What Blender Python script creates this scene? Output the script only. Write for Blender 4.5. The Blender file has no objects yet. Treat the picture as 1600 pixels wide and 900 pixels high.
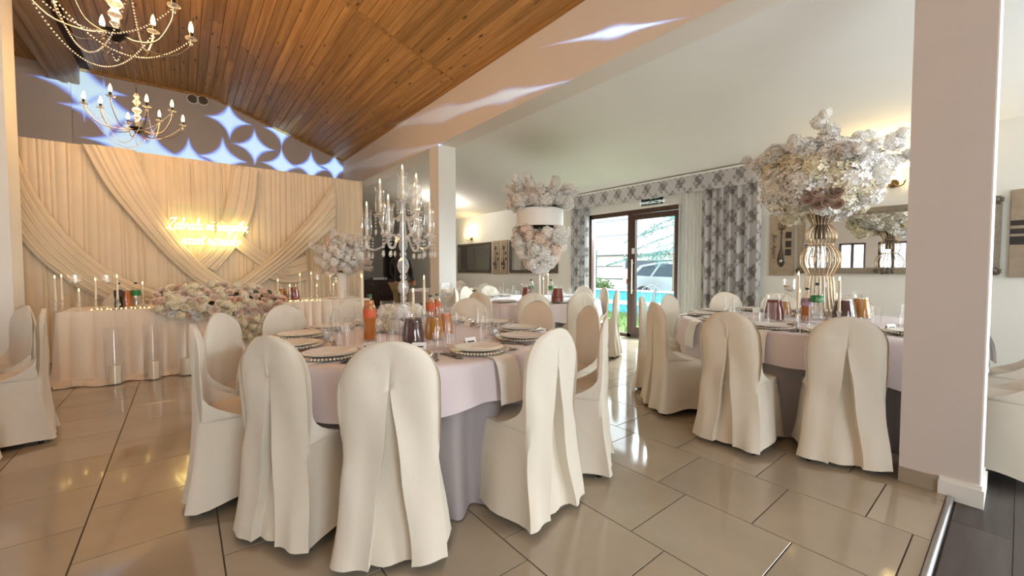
import bpy, math, random
from math import sin, cos, pi, sqrt, radians
from mathutils import Vector, Matrix, Quaternion
random.seed(7)
S = bpy.context.scene
C = S.collection

# ------------------------------------------------------------------ camera
EYE = 1.25; FPX = 640.0; YAW = radians(38.77); PITCH = radians(2.1)
cd = bpy.data.cameras.new('camera'); cam = bpy.data.objects.new('camera', cd); C.objects.link(cam)
cd.sensor_width = 36.0; cd.lens = 36.0 * FPX / 1600.0; cd.clip_start = 0.05; cd.clip_end = 300
cd.shift_y = -6.53 / 1600.0
cam.location = (0, 0, EYE); cam.rotation_euler = (pi / 2 - PITCH, 0, -YAW)
S.camera = cam

# ------------------------------------------------------------------ view, world
S.view_settings.view_transform = 'Standard'; S.view_settings.look = 'None'
S.view_settings.gamma = 1.0; S.view_settings.use_curve_mapping = False
S.view_settings.exposure = 0.33
S.cycles.max_bounces = 7; S.cycles.transparent_max_bounces = 14; S.cycles.diffuse_bounces = 4
S.cycles.glossy_bounces = 3; S.cycles.transmission_bounces = 3
S.cycles.sample_clamp_indirect = 4.0; S.cycles.caustics_reflective = False; S.cycles.caustics_refractive = False
W = bpy.data.worlds.new('world'); S.world = W; W.use_nodes = True
bg = W.node_tree.nodes['Background']; bg.inputs[0].default_value = (0.86, 0.93, 1.0, 1); bg.inputs[1].default_value = 3.6

def area(name, loc, rot, sx, sy, power, col):
    l = bpy.data.lights.new(name, 'AREA'); l.shape = 'RECTANGLE'; l.size = sx; l.size_y = sy
    l.energy = power; l.color = col
    o = bpy.data.objects.new(name, l); C.objects.link(o); o.location = loc; o.rotation_euler = rot
    return o
def point(name, loc, power, col, rad=0.05, parent=None):
    l = bpy.data.lights.new(name, 'POINT'); l.energy = power; l.color = col; l.shadow_soft_size = rad
    o = bpy.data.objects.new(name, l); C.objects.link(o); o.location = loc; o.parent = parent
    return o
DAY = (0.86, 0.94, 1.0); WARM = (1.0, 0.56, 0.22)
# portal in the glazed door; added area panels stand in for sky and unseen windows
dp = area('daylight_door', (6.60, 4.455, 1.155), (0, radians(90), 0), 2.3, 1.98, 1, DAY); dp.data.cycles.is_portal = True
o_ = area('sky_fill_panel', (7.7, 4.9, 3.5), (0, 0, 0), 1.6, 3.4, 1300, DAY); o_.rotation_euler = (Vector((4.2, 5.4, 0.9)) - Vector((7.7, 4.9, 3.5))).to_track_quat('-Z', 'Y').to_euler()  # added panel above the door, strengthens the sky light reaching the room
for x, w_ in ((4.9, 90), (0.2, 92)): area('daylight_rear', (x, -4.85, 1.6), (radians(90), 0, 0), 1.9, 1.9, w_, (0.92, 0.96, 1.0))

area('fill_panel_right', (6.30, -2.6, 1.7), (0, radians(115), 0), 1.8, 2.2, 230, DAY)  # added fill panel on solid wall, tilted up to brighten the aisle ceiling

# ------------------------------------------------------------------ helpers
def lin(c):
    return tuple((x / 12.92 if x <= 0.04045 else ((x + 0.055) / 1.055) ** 2.4) for x in (v / 255.0 for v in c)) + (1.0,)
class MB:
    def __init__(s): s.v = []; s.f = []
    def add(s, V, F):
        n = len(s.v); s.v += [tuple(p) for p in V]; s.f += [tuple(i + n for i in q) for q in F]; return s
    def box(s, a, b):
        (x0, y0, z0), (x1, y1, z1) = a, b
        V = [(x0,y0,z0),(x1,y0,z0),(x1,y1,z0),(x0,y1,z0),(x0,y0,z1),(x1,y0,z1),(x1,y1,z1),(x0,y1,z1)]
        return s.add(V, [(0,3,2,1),(4,5,6,7),(0,1,5,4),(1,2,6,5),(2,3,7,6),(3,0,4,7)])
    def bbox(s, a, b, e=0.004):            # box with a chamfered top edge
        (x0, y0, z0), (x1, y1, z1) = a, b
        V = [(x0,y0,z0),(x1,y0,z0),(x1,y1,z0),(x0,y1,z0),(x0,y0,z1-e),(x1,y0,z1-e),(x1,y1,z1-e),(x0,y1,z1-e),
             (x0+e,y0+e,z1),(x1-e,y0+e,z1),(x1-e,y1-e,z1),(x0+e,y1-e,z1)]
        return s.add(V, [(0,3,2,1),(8,9,10,11),(0,1,5,4),(1,2,6,5),(2,3,7,6),(3,0,4,7),(4,5,9,8),(5,6,10,9),(6,7,11,10),(7,4,8,11)])
    def lathe(s, prof, n=20, c=(0,0,0), sx=1.0, sy=1.0, wob=None):
        base = len(s.v); rings = []
        for (r, z) in prof:
            if r < 1e-6:
                rings.append([len(s.v)]); s.v.append((c[0], c[1], c[2] + z))
            else:
                ring = []
                for k in range(n):
                    a = 2 * pi * k / n; q = r * (wob(a, z) if wob else 1.0)
                    ring.append(len(s.v)); s.v.append((c[0] + sx*q*cos(a), c[1] + sy*q*sin(a), c[2] + z))
                rings.append(ring)
        for A, B in zip(rings, rings[1:]):
            if len(A) == 1 and len(B) == 1: continue
            for k in range(n):
                k2 = (k + 1) % n
                if len(A) == 1: s.f.append((A[0], B[k2], B[k]))
                elif len(B) == 1: s.f.append((A[k], A[k2], B[0]))
                else: s.f.append((A[k], A[k2], B[k2], B[k]))
        return s
    def tube(s, P, r, n=8, closed=False, cap=True):
        P = [Vector(p) for p in P]; m = len(P); R = r if isinstance(r, (list, tuple)) else [r] * m
        up = None; rings = []
        for i, p in enumerate(P):
            a = P[i-1] if (i > 0 or closed) else p; b = P[(i+1) % m] if (i < m-1 or closed) else p
            t = (b - a); t = t.normalized() if t.length > 1e-9 else Vector((0,0,1))
            if up is None:
                up = t.orthogonal().normalized()
            else:
                up = up - t * up.dot(t); up = up.normalized() if up.length > 1e-6 else t.orthogonal().normalized()
            w = t.cross(up); ring = []
            for k in range(n):
                q = 2 * pi * k / n; ring.append(len(s.v)); s.v.append(tuple(p + (up*cos(q) + w*sin(q)) * R[i]))
            rings.append(ring)
        pairs = list(zip(rings, rings[1:])) + ([(rings[-1], rings[0])] if closed else [])
        for A, B in pairs:
            for k in range(n):
                k2 = (k+1) % n; s.f.append((A[k], A[k2], B[k2], B[k]))
        if cap and not closed:
            s.f.append(tuple(reversed(rings[0]))); s.f.append(tuple(rings[-1]))
        return s
    def grid(s, fn, nu, nv, cu=False, cv=False):
        b = len(s.v)
        for i in range(nu):
            for j in range(nv):
                s.v.append(tuple(fn(i / (nu if cu else nu-1), j / (nv if cv else nv-1))))
        for i in range(nu if cu else nu-1):
            for j in range(nv if cv else nv-1):
                i2 = (i+1) % nu; j2 = (j+1) % nv
                s.f.append((b+i*nv+j, b+i2*nv+j, b+i2*nv+j2, b+i*nv+j2))
        return s
    def ball(s, c, r, n=10, m=6, sz=1.0):
        return s.lathe([(r*sin(pi*k/m) if 0 < k < m else 0, -r*sz*cos(pi*k/m)) for k in range(m+1)], n, c)
    def prism(s, pts, z0, z1):
        n = len(pts); V = [(x,y,z0) for x,y in pts] + [(x,y,z1) for x,y in pts]
        F = [tuple(range(n-1,-1,-1)), tuple(range(n,2*n))] + [(i,(i+1)%n,n+(i+1)%n,n+i) for i in range(n)]
        return s.add(V, F)
    def tf(s, M, start=0):
        s.v[start:] = [tuple(M @ Vector(p)) for p in s.v[start:]]; return s
    def mesh(s, name, mat, smooth=40):
        me = bpy.data.meshes.new(name); me.from_pydata(s.v, [], s.f); me.update()
        if mat: me.materials.append(mat)
        if smooth:
            me.polygons.foreach_set('use_smooth', [True] * len(me.polygons))
            if smooth < 180: me.set_sharp_from_angle(angle=radians(smooth))
        return me
    def put(s, name, mat, parent=None, loc=(0,0,0), rot=(0,0,0), smooth=40):
        return put(name, s.mesh(name, mat, smooth), parent, loc, rot)
def put(name, me, parent=None, loc=(0,0,0), rot=(0,0,0), scl=None):
    o = bpy.data.objects.new(name, me); C.objects.link(o); o.location = loc; o.rotation_euler = rot
    if parent: o.parent = parent
    if scl: o.scale = scl if isinstance(scl, (tuple, list)) else (scl,)*3
    return o
def tag(o, label, cat, group=None):
    o['label'] = label; o['category'] = cat
    if group: o['group'] = group
    return o
def thing(name, label, cat, loc=(0,0,0), rz=0.0, group=None):
    o = put(name, None, None, loc, (0,0,rz)); o.empty_display_size = 0.1
    return tag(o, label, cat, group)
def struct(o): o['kind'] = 'structure'; return o
def stuff(o): o['kind'] = 'stuff'; return o
KIDS = {}
def clone(o, parent=None):
    c = o.copy(); C.objects.link(c); c.parent = parent
    for ch in list(o.children): clone(ch, c)
    return c
def place(proto, used, loc, rz, label, cat=None, group=None):
    o = proto if not used else clone(proto)
    o.location = loc; o.rotation_euler = (0, 0, rz); o['label'] = label
    if cat: o['category'] = cat
    if group: o['group'] = group
    return o
# pixel of the 1600x900 photograph -> point of the room on a given plane (used to read off where things stand)
_fw = Vector((sin(YAW)*cos(PITCH), cos(YAW)*cos(PITCH), -sin(PITCH))); _rt = Vector((cos(YAW), -sin(YAW), 0)); _up = _rt.cross(_fw)
_E = Vector((0, 0, EYE))
def ray(u, v): return _fw + _rt * ((u-800)/FPX) + _up * ((450-6.53-v)/FPX)
def onz(u, v, z=0.0): d = ray(u, v); return _E + d * ((z-EYE)/d.z)
def onx(u, v, x): d = ray(u, v); return _E + d * (x/d.x)
def ony(u, v, y): d = ray(u, v); return _E + d * (y/d.y)
def pix(p):
    d = Vector(p) - _E; w = d.dot(_fw); return (800 + FPX*d.dot(_rt)/w, 450-6.53 - FPX*d.dot(_up)/w, w)

# ------------------------------------------------------------------ materials
class NT:
    def __init__(s, name):
        s.m = bpy.data.materials.new(name); s.m.use_nodes = True; s.t = s.m.node_tree; s.n = s.t.nodes
        s.b = s.n['Principled BSDF']; s.out = s.n['Material Output']
    def a(s, typ, **kw):
        o = s.n.new('ShaderNode' + typ)
        for k, v in kw.items():
            if k.startswith('i_'):
                k = k[2:]; o.inputs[int(k) if k.isdigit() else k].default_value = v
            else: setattr(o, k, v)
        return o
    def l(s, a, b): s.t.links.new(a, b); return s
    def math(s, op, a, b=None):
        o = s.a('Math', operation=op)
        for k, x in enumerate((a, b)):
            if x is None: continue
            if isinstance(x, (int, float)): o.inputs[k].default_value = x
            else: s.l(x, o.inputs[k])
        return o.outputs[0]
    def ramp(s, fac, stops):
        o = s.a('ValToRGB'); e = o.color_ramp.elements
        while len(e) < len(stops): e.new(0.5)
        for k, (p, c) in enumerate(stops): e[k].position = p; e[k].color = c if len(c) == 4 else tuple(c) + (1,)
        s.l(fac, o.inputs[0]); return o.outputs[0]
    def coord(s, kind='Object', scale=(1,1,1), rand=False):
        c = s.a('TexCoord').outputs[kind]
        mp = s.a('Mapping'); mp.inputs['Scale'].default_value = scale; s.l(c, mp.inputs[0])
        if rand:
            oi = s.a('ObjectInfo'); cx = s.a('CombineXYZ'); r = s.math('MULTIPLY', oi.outputs['Random'], 37.0)
            for k in range(3): s.l(r, cx.inputs[k])
            s.l(cx.outputs[0], mp.inputs['Location'])
        return mp.outputs[0]
    def noise(s, vec, scale, detail=3.0, rough=0.5):
        o = s.a('TexNoise'); o.inputs['Scale'].default_value = scale; o.inputs['Detail'].default_value = detail; o.inputs['Roughness'].default_value = rough
        s.l(vec, o.inputs['Vector']); return o.outputs[0]
    def bump(s, h, strength=0.2, dist=0.01):
        o = s.a('Bump'); o.inputs['Strength'].default_value = strength; o.inputs['Distance'].default_value = dist
        s.l(h, o.inputs['Height']); s.l(o.outputs[0], s.b.inputs['Normal']); return o
    def set(s, col=None, rough=None, metal=None, spec=None, emit=None, es=None, sheen=None, coat=None, alpha=None):
        I = s.b.inputs
        if col is not None: I['Base Color'].default_value = col
        if rough is not None: I['Roughness'].default_value = rough
        if metal is not None: I['Metallic'].default_value = metal
        if spec is not None: I['Specular IOR Level'].default_value = spec
        if emit is not None: I['Emission Color'].default_value = emit; I['Emission Strength'].default_value = es
        if sheen is not None: I['Sheen Weight'].default_value = sheen
        if coat is not None: I['Coat Weight'].default_value = coat
        return s
def M_plain(name, c, rough=0.5, metal=0.0, vary=0.06, scale=6.0, bump=0.0, bscale=60.0, spec=None, sheen=None, rand=0.0):
    t = NT(name); t.set(lin(c), rough, metal, spec, sheen=sheen)
    co = t.coord('Object'); n = t.noise(co, scale)
    k = lin(c); lo = tuple(max(0, x*(1-vary)) for x in k[:3]); hi = tuple(min(1, x*(1+vary)) for x in k[:3])
    colr = t.ramp(n, [(0.3, lo), (0.7, hi)])
    if rand:
        oi = t.a('ObjectInfo'); hs = t.a('HueSaturation'); t.l(colr, hs.inputs['Color'])
        t.l(t.math('ADD', t.math('MULTIPLY', oi.outputs['Random'], rand), 1 - rand/2), hs.inputs['Value']); colr = hs.outputs[0]
    t.l(colr, t.b.inputs['Base Color'])
    if bump: t.bump(t.noise(co, bscale, 4.0), bump, 0.004)
    return t.m
def M_emit(name, c, s):
    t = NT(name); t.set((0,0,0,1), 0.5, emit=lin(c), es=s); return t.m
def M_fabric(name, c, weave=900.0, vary=0.05, rough=0.85, sheen=0.25, big=0.25):
    t = NT(name); t.set(lin(c), rough, sheen=sheen, spec=0.25)
    co = t.coord('Object'); k = lin(c)
    n = t.noise(co, 3.0, 4.0)
    t.l(t.ramp(n, [(0.3, tuple(x*(1-vary) for x in k[:3])), (0.7, tuple(min(1, x*(1+vary)) for x in k[:3]))]), t.b.inputs['Base Color'])
    w = t.noise(co, weave, 1.0); cr = t.noise(co, 9.0, 3.0, 0.55)
    h = t.math('ADD', t.math('MULTIPLY', w, 0.04), t.math('MULTIPLY', cr, big)); t.bump(h, 0.35, 0.02)
    return t.m
def M_glass(name, tint=(1,1,1), clear=0.93, rough=0.02, milk=0.008):
    # thin clear glass: sees through, with a Fresnel sheen and a little body
    t = NT(name); t.n.remove(t.b)
    tr = t.a('BsdfTransparent'); tr.inputs[0].default_value = tuple(tint) + (1,)
    gl = t.a('BsdfGlossy'); gl.inputs['Roughness'].default_value = rough; gl.inputs[0].default_value = (1,1,1,1)
    fr = t.a('LayerWeight'); fr.inputs[0].default_value = 0.5
    mx = t.a('MixShader'); f = t.math('ADD', t.math('MULTIPLY', t.math('POWER', fr.outputs['Facing'], 3.0), 0.75), (1-clear)*0.5)
    f = t.math('MINIMUM', f, 1.0)
    t.l(f, mx.inputs[0]).l(tr.outputs[0], mx.inputs[1]).l(gl.outputs[0], mx.inputs[2])
    df = t.a('BsdfDiffuse'); df.inputs[0].default_value = tuple(tint) + (1,); m2 = t.a('MixShader'); m2.inputs[0].default_value = milk
    t.l(mx.outputs[0], m2.inputs[1]).l(df.outputs[0], m2.inputs[2]).l(m2.outputs[0], t.out.inputs[0])
    return t.m
def M_liquid(name, c, op=0.55):
    t = NT(name); t.set(lin(c), 0.08, spec=0.5); k = lin(c)
    tr = t.a('BsdfTransparent'); tr.inputs[0].default_value = k; mx = t.a('MixShader'); mx.inputs[0].default_value = op
    n = t.noise(t.coord('Object'), 14.0); t.l(t.ramp(n, [(0.3, tuple(x*0.9 for x in k[:3])), (0.7, k[:3])]), t.b.inputs['Base Color'])
    t.l(tr.outputs[0], mx.inputs[1]).l(t.b.outputs[0], mx.inputs[2]).l(mx.outputs[0], t.out.inputs[0])
    return t.m
def M_wall(name, c, rough=0.9):
    t = NT(name); t.set(lin(c), rough, spec=0.3); k = lin(c); co = t.coord('Object')
    t.l(t.ramp(t.noise(co, 1.3, 5.0), [(0.3, tuple(x*0.965 for x in k[:3])), (0.7, k[:3])]), t.b.inputs['Base Color'])
    t.bump(t.noise(co, 140.0, 4.0), 0.10, 0.004); return t.m
def M_wood(name, dark, light, axis=1, rough=0.45, knots=True, rand=0.35, grain=9.0):
    t = NT(name); t.set(rough=rough, spec=0.4)
    sc = [grain*2.2]*3; sc[axis] = 0.55
    co = t.coord('Object', tuple(sc), rand=True)
    n = t.noise(co, 1.0, 5.0, 0.6); n2 = t.noise(co, 5.0, 2.0)
    f = t.math('ADD', t.math('MULTIPLY', n, 0.75), t.math('MULTIPLY', n2, 0.25))
    col = t.ramp(f, [(0.32, lin(dark)), (0.55, tuple(a*0.5+b*0.5 for a, b in zip(lin(dark), lin(light)))), (0.72, lin(light))])
    if knots:
        s2 = [9.0]*3; s2[axis] = 2.3
        vo = t.a('TexVoronoi'); vo.inputs['Scale'].default_value = 1.0; t.l(t.coord('Object', tuple(s2), rand=True), vo.inputs['Vector'])
        k = t.ramp(vo.outputs['Distance'], [(0.06, (0.0,0,0)), (0.16, (1.0,1,1))])
        mx = t.a('Mix', data_type='RGBA'); t.l(k, mx.inputs[0]); mx.inputs[6].default_value = tuple(x*0.22 for x in lin(dark)[:3]) + (1,); t.l(col, mx.inputs[7]); col = mx.outputs[2]
    oi = t.a('ObjectInfo'); hs = t.a('HueSaturation'); t.l(col, hs.inputs['Color'])
    t.l(t.math('ADD', t.math('MULTIPLY', oi.outputs['Random'], rand), 1 - rand/2), hs.inputs['Value'])
    t.l(hs.outputs[0], t.b.inputs['Base Color']); t.bump(n, 0.12, 0.003)
    return t.m
def M_tile(name, c):
    t = NT(name); t.set(lin(c), 0.12, spec=0.9); k = lin(c); co = t.coord('Object', rand=True)
    n = t.noise(co, 2.2, 5.0, 0.6); hs = t.a('HueSaturation')
    t.l(t.ramp(n, [(0.3, tuple(x*0.88 for x in k[:3])), (0.7, tuple(x*1.06 for x in k[:3]))]), hs.inputs['Color'])
    oi = t.a('ObjectInfo'); t.l(t.math('ADD', t.math('MULTIPLY', oi.outputs['Random'], 0.10), 0.95), hs.inputs['Value'])
    t.l(hs.outputs[0], t.b.inputs['Base Color'])
    r = t.ramp(t.noise(co, 7.0, 3.0), [(0.3, (0.05,)*3), (0.7, (0.11,)*3)]); t.l(r, t.b.inputs['Roughness'])
    t.bump(t.noise(co, 3.0, 2.0), 0.03, 0.01)
    return t.m
def M_damask(name, ground, fig, scale=1.0, axes=(1, 2)):
    # woven damask: rows of medallions with scrolls between them
    t = NT(name); t.set(rough=0.55, spec=0.4, sheen=0.3)
    co = t.coord('Object'); sp = t.a('SeparateXYZ'); t.l(co, sp.inputs[0]); u = sp.outputs[axes[0]]; v = sp.outputs[axes[1]]
    wob = t.noise(co, 26.0/scale, 3.0)
    u = t.math('ADD', u, t.math('MULTIPLY', t.math('SUBTRACT', wob, 0.5), 0.035*scale))
    a = t.math('MULTIPLY', u, 2*pi/(0.30*scale)); b = t.math('MULTIPLY', v, 2*pi/(0.40*scale))
    f = t.math('ADD', t.math('MULTIPLY', t.math('COSINE', a), t.math('COSINE', b)), t.math('MULTIPLY', t.math('SINE', t.math('MULTIPLY', a, 3.0)), t.math('MULTIPLY', t.math('SINE', t.math('MULTIPLY', b, 3.0)), 0.55)))
    leaf = t.noise(co, 75.0/scale, 2.0)
    f = t.math('ADD', f, t.math('MULTIPLY', t.math('SUBTRACT', leaf, 0.5), 3.4))
    dc = t.ramp(f, [(0.15, lin(ground)), (0.55, lin(fig))]); t.l(dc, t.b.inputs['Base Color'])
    tl = t.a('BsdfTranslucent'); t.l(dc, tl.inputs[0]); mx = t.a('MixShader'); mx.inputs[0].default_value = 0.35
    t.l(t.b.outputs[0], mx.inputs[1]).l(tl.outputs[0], mx.inputs[2]).l(mx.outputs[0], t.out.inputs[0])
    return t.m

G_ = {}
mat_wall = M_wall('white_plaster', (238, 237, 231)); mat_wall2 = M_wall('grey_green_plaster', (236, 235, 227))
mat_gable = M_wall('gable_plaster', (200, 190, 182))
mat_tile = M_tile('polished_tile', (170, 156, 136)); mat_grout = M_plain('dark_grout', (84, 74, 64), 0.9)
mat_base = M_plain('tile_skirting', (156, 143, 126), 0.3)
mat_dark = M_wood('grey_vinyl', (58, 52, 50), (92, 86, 82), axis=0, rough=0.4, knots=False, rand=0.1, grain=3.0)
mat_pine = M_wood('pine_boards', (148, 106, 58), (222, 172, 106), axis=1, rough=0.42)
mat_beam = M_wood('pale_beam', (150, 122, 96), (186, 160, 132), axis=1, rough=0.6, knots=False, rand=0.05)
mat_alu = M_plain('brushed_aluminium', (200, 200, 202), 0.28, 1.0, 0.03)
mat_chrome = M_plain('chrome', (210, 208, 204), 0.15, 1.0, 0.02)
mat_black = M_plain('black_plastic', (22, 21, 22), 0.4)
mat_cover = M_fabric('chair_cover_cloth', (226, 217, 201), vary=0.03, big=0.45)
mat_cloth = M_fabric('white_table_linen', (226, 216, 220), vary=0.02, big=0.12)
mat_skirt = M_fabric('mauve_grey_skirting', (170, 163, 164), vary=0.03)
mat_napkin = M_fabric('napkin_linen', (240, 238, 232), vary=0.02, big=0.1)
mat_satin = M_fabric('ivory_satin', (236, 220, 200), vary=0.03, rough=0.6, sheen=0.4, big=0.18)
mat_drape = M_fabric('cream_chiffon', (233, 216, 188), vary=0.04, rough=0.7, big=0.1)
mat_glass = M_glass('clear_glass'); mat_crystal = M_glass('cut_crystal', (1, 0.99, 0.97), clear=0.72, rough=0.06, milk=0.22)
mat_pane = M_glass('window_pane', (0.97, 1.0, 0.99), clear=0.985, milk=0.0)
mat_china = M_plain('white_china', (240, 236, 230), 0.12, 0, 0.01, spec=0.5)
mat_gold = M_plain('pale_gold', (194, 168, 138), 0.25, 1.0, 0.05); mat_rim = M_plain('antique_champagne', (205, 190, 160), 0.3, 0.8, 0.05)
mat_steel = M_plain('table_steel', (150, 148, 146), 0.18, 1.0, 0.05)
mat_wax = M_plain('ivory_wax', (240, 226, 200), 0.5, 0, 0.02); mat_flame = M_emit('candle_flame', (255, 214, 120), 14.0)
mat_card = M_plain('white_card', (244, 242, 238), 0.7, 0, 0.01)

# ================================================================== THE SETTING
XW = 6.345; XB = 3.28; XB2 = 3.60; YB = 11.03; YE = 14.2; Y0 = -5.0; XL = -4.6
TS = 0.5093
floor = struct(MB().box((XL, 0.225, -0.06), (XW, YE, -0.004)).put('floor', mat_grout, smooth=0))
def tile_cols():
    for i in range(-13, 11):
        x0 = 1.637 + TS*i
        for j in range(-8, 40):
            y0 = 0.624 + 0.1725*i + TS*j
            a, b = max(x0, XL), min(x0+TS, XW); c, d = max(y0, 0.225), min(y0+TS, YE)
            if b-a > 0.03 and d-c > 0.03: yield a, b, c, d
seen, rest = [], []
for t in tile_cols():
    ctr = ((t[0]+t[1])/2, (t[2]+t[3])/2, 0); u, v, w = pix(ctr)
    (seen if w > 0.3 and -260 < u < 1860 and v < 1250 else rest).append((w, t))
seen.sort(); rest += seen[290:]; seen = seen[:290]
G = 0.0030; tm = MB().bbox((-TS/2+G, -TS/2+G, -0.012), (TS/2-G, TS/2-G, 0.0), 0.0006).mesh('tile', mat_tile, 0)
for w, (a, b, c, d) in seen:
    if abs(b-a-TS) < 1e-6 and abs(d-c-TS) < 1e-6: put('tile', tm, floor, ((a+b)/2, (c+d)/2, 0))
    else:
        hx, hy = (b-a)/2, (d-c)/2
        MB().bbox((-hx+G, -hy+G, -0.012), (hx-G, hy-G, 0.0), 0.0006).put('tile', mat_tile, floor, ((a+b)/2, (c+d)/2, 0), smooth=0)
m = MB()
for w, (a, b, c, d) in rest: m.bbox((a+G, c+G, -0.012), (b-G, d-G, 0.0), 0.002)
stuff(m.put('distant_tiles', mat_tile, floor, smooth=0))

floor_low = struct(MB().box((XL, Y0, -0.10), (XW, 0.225, -0.026)).put('floor_hallway', mat_grout, smooth=0))
for k in range(13):
    xs = [XL + 0.7*(k % 3)] + [XL + 0.7*(k % 3) + 1.9*q for q in range(1, 7)]
    for q in range(6):
        a, b = xs[q], min(xs[q+1], XW)
        if b - a < 0.1 or xs[q] > XW: continue
        y1 = 0.19 - 0.2*k
        MB().box((a+0.0012, y1-0.2+0.0012, -0.026), (b-0.0012, y1-0.0012, -0.020)).put('plank', mat_dark, floor_low, smooth=0)
MB().tube([(XL, 0.212, -0.008), (3.27, 0.212, -0.008)], 0.016, 10).put('trim_1', mat_alu)
struct(bpy.data.objects['trim_1'])

# walls
mr = MB().prism([(Y0,0),(3.46,0),(3.46,2.31),(5.45,2.31),(5.45,0),(YE,0),(YE,2.76),(Y0,2.76)], 0, 0.22)
mr.tf(Matrix(((0,0,1,XW),(1,0,0,0),(0,1,0,0),(0,0,0,1))))
wall_right = struct(mr.put('wall_right', mat_wall2, smooth=0))
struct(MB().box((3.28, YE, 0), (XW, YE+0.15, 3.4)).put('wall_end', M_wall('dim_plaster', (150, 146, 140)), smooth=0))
def zc(x):            # underside of the boarded ceiling
    return 4.95 if x < 0.56 else 4.95 - (x-0.56)*(4.95-4.03)/(XB-0.56)
mg = MB().prism([(XL,0),(XB,0),(XB,4.03),(0.56,4.95),(XL,4.95)], 0, 0.15)
mg.tf(Matrix(((1,0,0,0),(0,0,1,YB),(0,1,0,0),(0,0,0,1))))
struct(mg.put('wall_back', mat_gable, smooth=0))
struct(MB().box((-2.35, YB-0.07, 0), (-1.52, YB, 4.64)).put('wall_back_panel', mat_gable, smooth=0))
struct(MB().box((XB, YB+0.15, 0), (XB2, YE, 4.1)).put('wall_partition', mat_wall, smooth=0))
def wall_with_windows(name, span, wins, z0, z1, top, to):
    a, b = span; m = MB(); cur = a
    for (p, q) in wins:
        m.box((cur, 0, 0), (p, 0.2, top)); m.box((p, 0, 0), (q, 0.2, z0)); m.box((p, 0, z1), (q, 0.2, top)); cur = q
    m.box((cur, 0, 0), (b, 0.2, top)); m.tf(to); o = struct(m.put(name, mat_wall, smooth=0))
    for i, (p, q) in enumerate(wins):
        f = MB(); t = 0.06
        f.box((p, 0.05, z0), (p+t, 0.12, z1)).box((q-t, 0.05, z0), (q, 0.12, z1)).box((p, 0.05, z0), (q, 0.12, z0+t)).box((p, 0.05, z1-t), (q, 0.12, z1)).box(((p+q)/2-0.04, 0.05, z0), ((p+q)/2+0.04, 0.12, z1)).tf(to)
        w_ = f.put('window_frame', M_brown, o, smooth=0)
        for a_, b_ in ((p+t, (p+q)/2-0.04), ((p+q)/2+0.04, q-t)): MB().box((a_, 0.08, z0+t), (b_, 0.084, z1-t)).tf(to).put('pane', mat_pane, w_, smooth=0)
    return o
M_brown = M_wood('dark_brown_upvc', (62, 42, 34), (88, 60, 48), axis=2, rough=0.35, knots=False, rand=0.05)
wall_with_windows('wall_left', (Y0, YB+0.15), [(2.2, 2.9), (3.2, 3.9), (4.2, 4.9)], 1.0, 2.1, 4.95, Matrix(((0,-1,0,XL),(1,0,0,0),(0,0,1,0),(0,0,0,1))))
wall_with_windows('wall_rear', (XL, XW), [(-0.8, 1.2), (3.9, 5.9)], 0.6, 2.6, 4.1, Matrix(((1,0,0,0),(0,-1,0,Y0),(0,0,1,0),(0,0,0,1))))

# ceilings
mc = MB().prism([(XL,4.97),(0.56,4.97),(XB,4.05),(XB,4.25),(0.56,5.2),(XL,5.2)], 0, YB+0.15-Y0)
mc.tf(Matrix(((1,0,0,0),(0,0,1,Y0),(0,1,0,0),(0,0,0,1))))
ceiling = struct(mc.put('ceiling', M_plain('shadow_gap', (70, 44, 24), 0.9), smooth=0))
PW = 0.1305; cuts = [-2.2, 1.9, 5.4, 8.3, YB]
pm = {}
def plank_mesh(L):
    k = round(L, 3)
    if k not in pm:
        e = 0.006; w = PW/2-0.0012; h = 0.0
        m = MB(); V = []
        for y in (-L/2+0.0015, L/2-0.0015): V += [(-w,y,0.016),(w,y,0.016),(w,y,e),(w-e,y,0),(-w+e,y,0),(-w,y,e)]
        m.add(V, [(0,1,2,3,4,5),(11,10,9,8,7,6)] + [(i,i+6,(i+1)%6+6,(i+1)%6) for i in range(6)])
        pm[k] = m.mesh('ceiling_board', mat_pine, 0)
    return pm[k]
ang = math.atan2(4.95-4.03, XB-0.56); nfl = 14; nsl = 22
rows = []
for k in range(nfl): rows.append((0.56 - PW*(k+0.5), 4.95, 0.0))
sl = sqrt((XB-0.56)**2 + (4.95-4.03)**2); pw2 = sl/nsl
for k in range(nsl): rows.append((0.56 + cos(ang)*pw2*(k+0.5), 4.95 - sin(ang)*pw2*(k+0.5), ang))
rnd = random.Random(3)
for r_i, (x, z, a) in enumerate(rows):
    ys = list(cuts)
    for q in (3,): ys[q] = ys[q] + rnd.uniform(-1.2, 1.2)
    ys[1] += rnd.uniform(-0.8, 0.8)
    for p, q in zip(ys, ys[1:]):
        o = put('ceiling_board', plank_mesh(round((q-p)*5)/5), ceiling, (x, (p+q)/2, z), (0, a, 0)); o.scale.y = (q-p)/(round((q-p)*5)/5)
mb_ = MB().box((0.0, -0.025, -0.02), (sl, 0.025, 0.0)); mb_.put('batten', mat_pine, ceiling, (0.56, 5.4, 4.949), (0, ang, 0), smooth=0)
MB().box((0.0, -0.03, -0.035), (sl, 0.0, 0.005)).put('cornice_strip', mat_pine, ceiling, (0.56, YB, 4.949), (0, ang, 0), smooth=0)
MB().box((-1.4, YB-0.03, 4.905), (0.57, YB, 4.955)).put('cornice_strip', mat_pine, ceiling, smooth=0)
MB().box((XB-0.035, Y0, 4.0), (XB, YB, 4.035)).put('edge_strip', mat_pine, ceiling, smooth=0)
for k in range(20):
    x = -1.9 - 0.13*k
    MB().box((x-0.064, 2.0, 4.93), (x+0.064, YB, 4.968)).put('ceiling_board', mat_pine, ceiling, smooth=0)
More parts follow.
